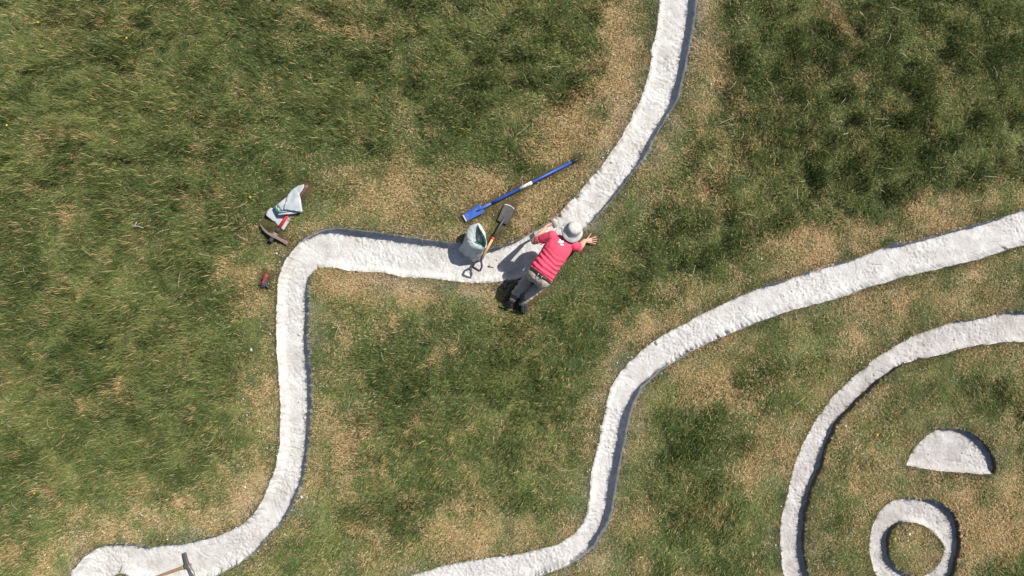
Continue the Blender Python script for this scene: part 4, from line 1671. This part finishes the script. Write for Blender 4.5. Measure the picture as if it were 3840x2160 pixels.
flat = thing('plastic_bag', P(1060, 790, 0.0), 'empty grey plastic bag with green printed band draped over the red pick handle', 'bag')


def crum(x, y, s, a):
    return (fbm(x, y, 0.11, s, 2) - 0.5) * a + np.abs(fbm(x, y, 0.17, s + 3, 2) - 0.5) * a


pA = [C3(q) for q in [(130, 920), (170, 815), (235, 745), (290, 725), (340, 760), (480, 905), (640, 880), (880, 870), (855, 900), (745, 1060), (570, 1325), (540, 1300),
                      (440, 1235), (350, 1100), (250, 1040)]]


def zA(x, y):
    return 0.010 + 0.022 * sstep(0.16, 0.34, hdist(x, y)) + crum(x, y, 201, 0.018)


sheet('lower_sheet', pA, lambda x, y: zA(x, y) * 0.9 + 0.052 * sstep(0.10, 0.26, hdist(x, y)), M['bag_grey'], flat)
pB = [C3(q) for q in [(330, 738), (490, 612), (740, 390), (830, 255), (1010, 125), (1180, 92), (1192, 150), (1150, 240), (1060, 365), (1085, 480), (1112, 660), (1132, 835),
                      (880, 888), (680, 905), (485, 928), (420, 850)]]


def zB(x, y):
    return 0.082 + 0.018 * np.exp(-(hdist(x, y) / 0.05) ** 2) + crum(x, y, 211, 0.030)


up = sheet('upper_sheet', pB, zB, M['bag_grey'], flat)
pC = [C3(q) for q in [(648, 782), (675, 650), (705, 540), (758, 375), (850, 312), (1010, 278), (1050, 330), (1082, 470), (1110, 650), (1134, 838), (900, 812)]]
sheet('folded_flap', pC, lambda x, y: zB(x, y) + 0.028 + crum(x, y, 221, 0.022), M['bag_grey'], flat)
pG = [C3(q) for q in [(345, 742), (490, 622), (592, 790), (640, 800), (760, 812), (900, 830), (760, 850), (560, 868), (468, 890)]]
gb = sheet('printed_band', pG, lambda x, y: zB(x, y) + 0.0050, M['green_print'], up, thick=0.0008)
# white lettering on the band, too small to read: strokes
bm = bmesh.new()
rl = random.Random(5)
for i in range(9):
    t = i / 8
    cx, cy = 432 + t * 100, 690 + t * 125
    for j in range(2):
        ox, oy = rl.uniform(-22, 22), rl.uniform(-14, 14)
        ang = rl.choice((0.9, 2.47, 0.9))
        w, h = rl.uniform(20, 34), rl.uniform(9, 12)
        c, s = math.cos(ang), math.sin(ang)
        vs = []
        for u, v in ((-1, -1), (1, -1), (1, 1), (-1, 1)):
            q = C3((cx + ox + (c * u * w - s * v * h) * 0.5, cy + oy + (s * u * w + c * v * h) * 0.5))
            p = P(q[0], q[1], 0.06)
            vs.append(bm.verts.new((p.x, p.y, float(zB(np.array([p.x]), np.array([p.y]))[0]) + 0.0085 + 0.0004 * j)))
        bm.faces.new(vs)
for i in range(7):
    q0 = (565 + i * 24, 838 - i * 2)
    vs = []
    for u, v in ((0, -6), (17, -6), (17, 7), (0, 7)):
        q = C3((q0[0] + u, q0[1] + v))
        p = P(q[0], q[1], 0.06)
        vs.append(bm.verts.new((p.x, p.y, float(zB(np.array([p.x]), np.array([p.y]))[0]) + 0.0085)))
    bm.faces.new(vs)
me = bpy.data.meshes.new('lettering')
bm.to_mesh(me)
bm.free()
link_mesh('lettering', me, M['white'], up, smooth=False)

# ------------------------------------------------------------------ upright bag standing in the trench
upb = thing('plastic_bag', P(1768, 955, -0.16), 'open white plastic bag standing upright in the chalk trench beside the spade', 'bag')


def C2(q, z):
    return P(1700 + q[0] * 0.1242, 820 + q[1] * 0.1242, z)


rim = [(770, 135), (850, 210), (920, 340), (965, 440), (1000, 600), (1008, 790), (930, 900), (800, 940), (640, 900), (490, 790), (430, 665), (392, 560), (400, 440), (440, 310), (540, 205), (660, 150)]
rimz = [0.24, 0.25, 0.26, 0.26, 0.25, 0.24, 0.24, 0.24, 0.235, 0.235, 0.235, 0.23, 0.23, 0.23, 0.235, 0.24]
base = [(700, 700), (760, 780), (800, 860), (800, 960), (780, 1060), (740, 1180), (690, 1290), (620, 1310), (520, 1240), (380, 1170), (300, 1080), (200, 980), (230, 900), (330, 820), (450, 740), (580, 700)]
NR = len(rim)
RIMP = [C2(q, z) for q, z in zip(rim, rimz)]
BASP = [C2(q, -0.140) for q in base]
RC = sum(RIMP, Vector()) / NR
BC = sum(BASP, Vector()) / NR


def ring_at(t, off=0.0, seed=0):
    """ring of the bag wall, t=0 at the floor, 1 at the rim"""
    pts = []
    N = 64
    for k in range(N):
        f = k / N * NR
        i = int(f)
        w = f - i

        def cr(A):
            p0, p1, p2, p3 = A[(i - 1) % NR], A[i % NR], A[(i + 1) % NR], A[(i + 2) % NR]
            return 0.5 * ((2 * p1) + (p2 - p0) * w + (2 * p0 - 5 * p1 + 4 * p2 - p3) * w * w + (3 * p1 - p0 - 3 * p2 + p3) * w ** 3)
        a, b = cr(BASP), cr(RIMP)
        p = a.lerp(b, t)
        c = BC.lerp(RC, t)
        rad = (p - c)
        rad.z = 0
        fold = 0.10 * math.sin(k * 0.59 + 3 * t + seed) * math.sin(k * 0.27 + 1.3) * (1 - t * 0.8) + 0.16 * (mnoise.noise(Vector((k * 0.22, t * 3.2, 4.2)))) * (1 - 0.55 * t)
        belly = 0.05 * math.sin(t * math.pi)
        p = p + rad * (fold + belly)
        if rad.length > 0:
            p = p + rad.normalized() * off
        p.z += 0.012 * mnoise.noise(Vector((k * 0.3, t * 4, 9))) * (t > 0.05)
        pts.append(p)
    return pts


def ring_mesh(name, rings, mat, parent, cap0=False, thick=0.0018):
    V, F = [], []
    N = len(rings[0])
    for r in rings:
        V += r
    for q in range(len(rings) - 1):
        for k in range(N):
            F.append((q * N + k, q * N + (k + 1) % N, (q + 1) * N + (k + 1) % N, (q + 1) * N + k))
    if cap0:
        V.append(sum(rings[0], Vector()) / N)
        for k in range(N):
            F.append((len(V) - 1, (k + 1) % N, k))
    o = link_mesh(name, mesh_np(name, V, F), mat, parent)
    m = o.modifiers.new('t', 'SOLIDIFY')
    m.thickness = thick
    return o


opening = [(735, 225), (790, 320), (840, 390), (900, 500), (960, 620), (985, 700), (990, 800), (940, 865), (850, 850), (770, 810), (690, 775), (610, 735), (590, 660), (605, 520), (635, 370), (680, 270)]
OPN = [C2(q, z + 0.025) for q, z in zip(opening, rimz)]
OPC = sum(OPN, Vector()) / NR


def open_ring(t, shrink=0.0, dz=0.0):
    """ring between the shoulder (t=0) and the mouth of the bag (t=1); shrink pulls it inwards"""
    a = ring_at(1.0)
    out = []
    for k in range(64):
        f = k / 64 * NR
        i, w = int(f), f - int(f)
        p0, p1, p2, p3 = OPN[(i - 1) % NR], OPN[i % NR], OPN[(i + 1) % NR], OPN[(i + 2) % NR]
        b = 0.5 * ((2 * p1) + (p2 - p0) * w + (2 * p0 - 5 * p1 + 4 * p2 - p3) * w * w + (3 * p1 - p0 - 3 * p2 + p3) * w ** 3)
        p = a[k].lerp(b, t)
        p = p.lerp(Vector((OPC.x - 0.01, OPC.y - 0.01, p.z)), shrink - 0.10 * (t > 0.99))
        p = p + UP * (dz + 0.010 * mnoise.noise(Vector((k * 0.35, t * 3 + shrink * 4, 2))) + 0.008 * math.sin(t * math.pi))
        out.append(p)
    return out


RG = [ring_at(t) for t in np.linspace(0, 1, 18)] + [open_ring(t) for t in (0.2, 0.4, 0.6, 0.8, 1.0)]
wall = ring_mesh('bag_wall', RG, M['bag'], upb, cap0=True)
INN = [open_ring(1.0), open_ring(1.0, 0.03, -0.008), open_ring(1.0, 0.14, -0.035), open_ring(1.0, 0.28, -0.065), open_ring(1.0, 0.42, -0.09), open_ring(1.0, 0.58, -0.11), open_ring(1.0, 0.78, -0.12)]
inner = ring_mesh('inner_lining', INN, M['bag'], upb)


def inner_patch(name, k0, k1, r0, r1, mat, lift, parent):
    V, F = [], []
    rows = [0, 1, 2, 3, 4]
    W = k1 - k0 + 1
    for j in rows:
        q = r0 + (r1 - r0) * j / 4
        i, w = min(int(q), len(INN) - 2), q - min(int(q), len(INN) - 2)
        for k in range(k0, k1 + 1):
            p = INN[i][k % 64].lerp(INN[i + 1][k % 64], w)
            V.append(p.lerp(Vector((OPC.x, OPC.y, p.z)), lift) + UP * 0.003)
    for j in range(4):
        for i in range(W - 1):
            F.append((j * W + i, j * W + i + 1, (j + 1) * W + i + 1, (j + 1) * W + i))
    return link_mesh(name, mesh_np(name, V, F), mat, parent)


inner_patch('printed_panel', 0, 31, 0.9, 5.6, M['green_print'], 0.04, inner)
inner_patch('printed_panel', 33, 46, 2.6, 5.6, M['green_print'], 0.04, inner)
for (k0, k1, r0, r1) in ((11, 12, 1.8, 3.2), (14, 15, 1.8, 2.3), (14, 15, 2.7, 3.2), (17, 18, 1.8, 3.2), (20, 21, 1.9, 2.7), (24, 25, 1.6, 2.6), (52, 53, 2.0, 2.8), (56, 57, 2.0, 2.8)):
    inner_patch('lettering', k0, k1, r0, r1, M['white'], 0.075, inner)
# chalk at the bottom of the bag
bm = bmesh.new()
rr = open_ring(1.0, 0.76, -0.118)
cc = sum(rr, Vector()) / len(rr)
vs = [bm.verts.new(p) for p in rr]
vc = bm.verts.new(cc + UP * 0.02)
for k in range(64):
    bm.faces.new((vs[k], vs[(k + 1) % 64], vc))
load = link_mesh('chalk_fill', bm_mesh('chalk_fill', bm), M['bag_grey'], upb)

# ------------------------------------------------------------------ old mattock on the chalk at the bottom edge
mat_ = thing('mattock', P(700, 2124, -0.16), 'old mattock with weathered wooden handle lying on chalk at the bottom edge', 'mattock')
zf = -0.145 + 0.035
ey = P(702, 2122, zf)
hdv = (P(595, 2162, zf) - P(692, 2127, zf)).normalized()
tube_obj('handle', [ey + hdv * 0.01, ey + hdv * 0.12, ey + hdv * 0.45, ey + hdv * 0.85], [0.027, 0.025, 0.021, 0.024], M['old_wood'], mat_, 14, 0.85)
tube_obj('wedge_band', [ey + hdv * 0.045, ey + hdv * 0.085], [0.029, 0.0275], M['yellow_tape'], mat_, 14, 0.85)
tube_obj('eye_socket', [ey - hdv * 0.045, ey - hdv * 0.030, ey + hdv * 0.03, ey + hdv * 0.05], [0.026, 0.040, 0.040, 0.034], M['dark_steel'], mat_, 14, 0.85)
tube_obj('handle_end', [ey - hdv * 0.060, ey - hdv * 0.042], [0.020, 0.024], M['old_wood'], mat_, 12, 0.85)


def bar_path(path, wid, thk, across):
    bm = bmesh.new()
    rings = []
    for p, w, t, ac in zip(path, wid, thk, across):
        c = [(-1, -.7), (-.7, -1), (.7, -1), (1, -.7), (1, .7), (.7, 1), (-.7, 1), (-1, .7)]
        up = UP
        rings.append([bm.verts.new(p + ac * (w * x) + up * (t * y)) for x, y in c])
    for q in range(len(rings) - 1):
        for k in range(8):
            bm.faces.new((rings[q][k], rings[q][(k + 1) % 8], rings[q + 1][(k + 1) % 8], rings[q + 1][k]))
    bm.faces.new(rings[0][::-1])
    bm.faces.new(rings[-1])
    return bm


hh = Vector((hdv.x, hdv.y, 0)).normalized()
bm = bar_path([P(691, 2073, zf), P(694, 2086, zf), P(699, 2106, zf), P(703, 2120, zf)], [0.026, 0.025, 0.023, 0.030], [0.012, 0.020, 0.026, 0.034], [hh] * 4)
link_mesh('pick_end', bm_mesh('pick_end', bm), M['dark_steel'], mat_, smooth=False)
bm = bar_path([P(706, 2122, zf), P(713, 2132, zf), P(721, 2150, zf), P(725, 2168, zf), P(726, 2186, zf - 0.005)], [0.030, 0.020, 0.028, 0.034, 0.040], [0.034, 0.030, 0.022, 0.014, 0.006], [hh] * 5)
link_mesh('adze_blade', bm_mesh('adze_blade', bm), M['steel'], mat_, smooth=False)

# ------------------------------------------------------------------ work glove
gl = thing('work_glove', P(990, 1052, 0.0), 'black work glove with red cuff and red palm lying on the grass', 'glove')
bm = bmesh.new()
g0, g1 = P(996, 1040, 0.03), P(989, 1056, 0.032)
ellips(bm, g0.lerp(g1, 0.5), Vector((0.9, -0.4, 0)), Vector((0.4, 0.9, 0)), UP, 0.040, 0.052, 0.026)
capsule(bm, g0, 0.024, g1, 0.026)
for tipq, z in (((974, 1068), 0.018), ((982, 1075), 0.022), ((990, 1074), 0.030), ((1004, 1078), 0.020)):
    r = g1.lerp(P(*tipq, z), 0.25)
    capsule(bm, r, 0.020, P(*tipq, z), 0.0165)
capsule(bm, g0, 0.018, P(1001, 1062, 0.022), 0.014)
gb_ = link_mesh('glove_body', remeshed(bm, 'glove_body', 0.004, 4, lambda co, nr: 0.006 * (fbm(co[:, 0], co[:, 1], 0.03, 3, 2) - .5)), M['glove_black'], gl)
bm = bmesh.new()
ellips(bm, P(998.5, 1034, 0.026), Vector((0.82, -0.57, 0)), Vector((0.57, 0.82, 0)), UP, 0.033, 0.030, 0.020)
capsule(bm, P(995, 1042, 0.030), 0.024, P(997, 1037, 0.028), 0.026)
link_mesh('cuff', remeshed(bm, 'cuff', 0.005, 3, lambda co, nr: 0.008 * (fbm(co[:, 0], co[:, 1], 0.03, 5, 2) - .5)), M['glove_red'], gl)
bm = bmesh.new()
capsule(bm, P(992, 1048, 0.052), 0.012, P(985, 1060, 0.050), 0.017)
capsule(bm, P(985, 1060, 0.050), 0.017, P(983, 1068, 0.034), 0.010)
link_mesh('palm_patch', remeshed(bm, 'palm_patch', 0.004, 3), M['glove_red'], gl)


# ------------------------------------------------------------------ stones, lumps of chalk, twigs, flowers
def rock_mesh(p, r, seed, flat=0.7):
    bm = bmesh.new()
    bmesh.ops.create_icosphere(bm, subdivisions=2, radius=1)
    for v in bm.verts:
        k = 1 + 0.55 * mnoise.noise(v.co * 1.1 + Vector((seed, 0, 0))) + 0.2 * mnoise.noise(v.co * 3 + Vector((0, seed, 0)))
        v.co = Vector((v.co.x * k * r, v.co.y * k * r * 0.8, v.co.z * k * r * flat))
    rot = Matrix.Rotation(seed * 1.7, 4, 'Z')
    bm.transform(Matrix.Translation(p) @ rot)
    return bm_mesh('rock', bm)


LUMPS = [((1113, 1257), .026, 'chalk lump sitting mid-floor just below the square bend of the white line'),
         ((1111, 1512), .020, 'chalk lump left of the pair halfway down the upright white line'),
         ((1129, 1546), .018, 'small chalk lump near the shaded side halfway down the upright line'),
         ((1131, 1573), .022, 'chalk lump lowest of three halfway down the upright white line'),
         ((1082, 1714), .022, 'chalk lump where the upright white line begins to curve left'),
         ((2471, 1288), .040, 'large rough chalk lump at the outer edge of the middle line'),
         ((2410, 1335), .022, 'chalk lump beside the outer edge where the middle line turns down'),
         ((3008, 1714), .022, 'dark stained lump on the upper left of the chalk arc'),
         ((2298, 601), .028, 'round chalk lump on the rough stretch above the blue shovel grip'),
         ((2378, 615), .020, 'chalk lump near the shaded edge above the raked ridges')]
for i, ((px, py), r, lab) in enumerate(LUMPS):
    x, y = PX([(px, py)])[0]
    kk = 0 if px < 2450 and not (2400 < px < 2420) else (1 if px < 2900 else 2)
    dep = TR[kk][3]
    z = float(floor_z(np.array([x]), np.array([y]), dep, kk)[0])
    o = link_mesh('chalk_lump', rock_mesh(Vector((x, y, z + r * 0.35)), r, 3.3 + i), M['chalk_lump'], origin=(x, y, z))
    tag(o, lab, 'chalk lump', 'loose chalk lumps in the trenches')
STONES = [((1014, 9), .055, 0.45, 'pale oblong stone in the grass at the top edge of the picture'),
          ((945, 1312), .026, 0.5, 'pale flat stone in grass left of the upright chalk line'),
          ((915, 1495), .014, 0.6, 'white chalk chip in grass left of the upright line, upper one'),
          ((929, 1555), .014, 0.6, 'white chalk chip in grass left of the upright line, lower one'),
          ((1039, 951), .018, 0.6, 'white chalk chip between the pick head and the square bend'),
          ((1132, 1862), .024, 0.5, 'chalk chip on grass just right of the lower curve of the line')]
for i, ((px, py), r, fl, lab) in enumerate(STONES):
    x, y = PX([(px, py)])[0]
    z = float(gz(np.array([x]), np.array([y]))[0])
    o = link_mesh('stone', rock_mesh(Vector((x, y, z + 0.03)), r, 9.1 + i, fl), M['chalk_lump'], origin=(x, y, z))
    tag(o, lab, 'stone', 'pale stones and chips lying in the grass')


def flower(px, py, yellow, label, size=1.0):
    x, y = PX([(px, py)])[0]
    z = float(gz(np.array([x]), np.array([y]))[0])
    L = float(maps(np.array([x]), np.array([y]))[1][0])
    hgt = 0.055 + 0.06 * L
    t = thing('yellow_flower' if yellow else 'white_daisy', (x, y, z), label, 'flower', 'yellow flowers in the grass' if yellow else 'white daisies in the grass')
    tube_obj('stem', [Vector((x, y, z)), Vector((x + .005, y, z + hgt * .6)), Vector((x, y, z + hgt))], 0.0022, M['stem'], t, 6)
    n = 5 if yellow else 9
    bm = bmesh.new()
    for k in range(n):
        a = 2 * math.pi * k / n
        d = Vector((math.cos(a), math.sin(a), 0))
        s = Vector((-d.y, d.x, 0))
        c = Vector((x, y, z + hgt))
        R_ = 0.019 * size
        w = R_ * (0.55 if yellow else 0.30)
        vs = [bm.verts.new(c + d * 0.003), bm.verts.new(c + d * R_ * .6 + s * w + UP * .004), bm.verts.new(c + d * R_ + UP * .007), bm.verts.new(c + d * R_ * .6 - s * w + UP * .004)]
        bm.faces.new(vs)
    pe = link_mesh('petals', bm_mesh('petals', bm), M['yellow'] if yellow else M['petal'], t, smooth=False)
    bm = bmesh.new()
    bmesh.ops.create_uvsphere(bm, u_segments=8, v_segments=6, radius=0.006 * size, matrix=Matrix.Translation((x, y, z + hgt + 0.004)))
    link_mesh('flower_centre', bm_mesh('flower_centre', bm), M['yellow'], t)


for px, py, yl, lab, sz in [
        (161, 92, True, 'yellow flower nearest the top left corner of the grass', 1.1), (493, 153, True, 'yellow flower standing alone in the upper left grass', 1.1),
        (52, 477, True, 'yellow flower close to the left edge of the picture', 1.1), (948, 742, True, 'pale yellow flower just left of the folded plastic bag', 1.2),
        (151, 1840, True, 'yellow flower at lower left, the one nearer the left edge', 0.9), (337, 1883, True, 'yellow flower at lower left above the end of the white line', 0.9),
        (3281, 1625, True, 'yellow flower left of the chalk half disc', 1.1), (3350, 2013, True, 'yellow flower inside the chalk ring', 1.0),
        (3404, 1996, False, 'largest white daisy inside the chalk ring', 1.2), (3397, 2021, False, 'white daisy in the middle of the ring, below the largest', 0.8),
        (3403, 2045, False, 'white daisy in the ring, lowest of three', 0.8), (3166, 1594, False, 'white daisy just inside the chalk arc', 1.0),
        (926, 1822, False, 'white daisy left of the lower bend of the upright line', 1.1)]:
    flower(px, py, yl, lab, sz * 0.8)


def twig(name, paths, r, mat, label, cat, z=0.06):
    p0 = P(*paths[0][0], 0)
    o = thing(name, (p0.x, p0.y, 0), label, cat)
    for i, pa in enumerate(paths):
        tube_obj('stem' if i == 0 else 'side_shoot', [P(q[0], q[1], z + 0.006 * math.sin(j * 2)) for j, q in enumerate(pa)], [r * (1 - 0.12 * j) for j in range(len(pa))], mat, o, 7)


twig('twig', [[(489, 849), (504, 847), (520, 849), (538, 855)], [(505, 847), (509, 840), (512, 832)]], 0.006, M['twig'], 'bleached forked twig lying in the left grass', 'twig', 0.13)
twig('twig', [[(1831, 997), (1840, 1000), (1852, 1002)], [(1838, 999), (1834, 992)]], 0.006, M['dead_leaf'], 'dark dead sprig lying on the chalk right of the spade handle', 'twig', -0.13)


# ------------------------------------------------------------------ crumbs of chalk and pale stalks, too many to count
def crumbs():
    rs = np.random.default_rng(11)
    pts, rad = [], []
    n = 90000
    x = rs.uniform(-8.6, 8.6, n)
    y = rs.uniform(-5.2, 5.2, n)
    d = dist_at(x, y)
    inside = in_trench(x, y)
    cl = fbm(x, y, 0.5, 301, 3)
    pr_out = 0.45 * np.exp(-d / 0.12) * sstep(0.45, 0.68, cl) + 0.016 * np.exp(-d / 0.7)
    west = x < 3.6
    pr_in = 0.28 * sstep(0.42, 0.62, fbm(x, y, 0.7, 305, 3)) + 0.05
    keep = rs.uniform(0, 1, n) < np.where(inside, pr_in, pr_out * np.where(west, 1, .6))
    x, y, inside = x[keep], y[keep], inside[keep]
    z = gz(x, y) + rs.uniform(0.012, 0.035, len(x))
    for k, t in enumerate(TR):
        q = in_poly(t[1], x, y)
        if t[2] is not None:
            q &= ~in_poly(t[2], x, y)
        z = np.where(q, floor_z(x, y, t[3], k) + 0.002, z)
    r = np.where(inside, rs.gamma(2.2, 0.0022, len(x)) + 0.002, rs.gamma(2.5, 0.0022, len(x)) + 0.002)
    r = np.minimum(r, 0.016)
    octv = np.array([(1, 0, 0), (-1, 0, 0), (0, 1, 0), (0, -1, 0), (0, 0, 1), (0, 0, -1)], float)
    octf = np.array([(0, 2, 4), (2, 1, 4), (1, 3, 4), (3, 0, 4), (2, 0, 5), (1, 2, 5), (3, 1, 5), (0, 3, 5)])
    m = len(x)
    V = octv[None] * r[:, None, None] * rs.uniform(0.6, 1.3, (m, 6, 1))
    a = rs.uniform(0, 6.28, m)
    ca, sa = np.cos(a)[:, None], np.sin(a)[:, None]
    V = np.stack([V[..., 0] * ca - V[..., 1] * sa, V[..., 0] * sa + V[..., 1] * ca, V[..., 2] * 0.8], -1) + np.stack([x, y, z], 1)[:, None]
    F = octf[None] + (np.arange(m) * 6)[:, None, None]
    o = link_mesh('chalk_crumbs', mesh_fast('chalk_crumbs', V.reshape(-1, 3), F.reshape(-1, 3)), M['chalk_lump'], smooth=False)
    tag(o, 'scattered chalk crumbs in the trenches and along their edges', 'chalk crumbs', kind='stuff')


def stalks():
    rs = np.random.default_rng(12)
    n = 700
    x = rs.uniform(-8.6, 8.6, n)
    y = rs.uniform(-5.2, 5.2, n)
    ok = (dist_at(x, y) > 0.3) & ~in_trench(x, y) & (cap_dist(x, y) > 0.2)
    ok &= rs.uniform(0, 1, n) < 0.25 + 0.75 * (x > 2) * (y > 1)
    x, y = x[ok], y[ok]
    z = gz(x, y)
    L = maps(x, y)[1]
    V, F = [], []
    for i in range(len(x)):
        a = rs.uniform(0, 6.28)
        ln = rs.uniform(0.07, 0.24)
        c = rs.normal(0, 0.5)
        w = rs.uniform(0.0016, 0.0030)
        b = len(V)
        p = np.array([x[i], y[i]])
        h = z[i] + 0.04 + 0.07 * L[i]
        for j in range(6):
            d = np.array([math.cos(a), math.sin(a)])
            s = np.array([-d[1], d[0]]) * w * (1 - j * 0.12)
            hz_ = h + 0.02 * math.sin(j * .7)
            V.append((p[0] - s[0], p[1] - s[1], hz_))
            V.append((p[0] + s[0], p[1] + s[1], hz_))
            p = p + d * ln / 5
            a += c / 5
        for j in range(5):
            F.append((b + 2 * j, b + 2 * j + 1, b + 2 * j + 3, b + 2 * j + 2))
    o = link_mesh('dry_stalks', mesh_np('dry_stalks', V, F), M['stalk'], smooth=False)
    tag(o, 'pale dry stalks scattered over the longer grass', 'dry stalks', kind='stuff')


crumbs()
stalks()
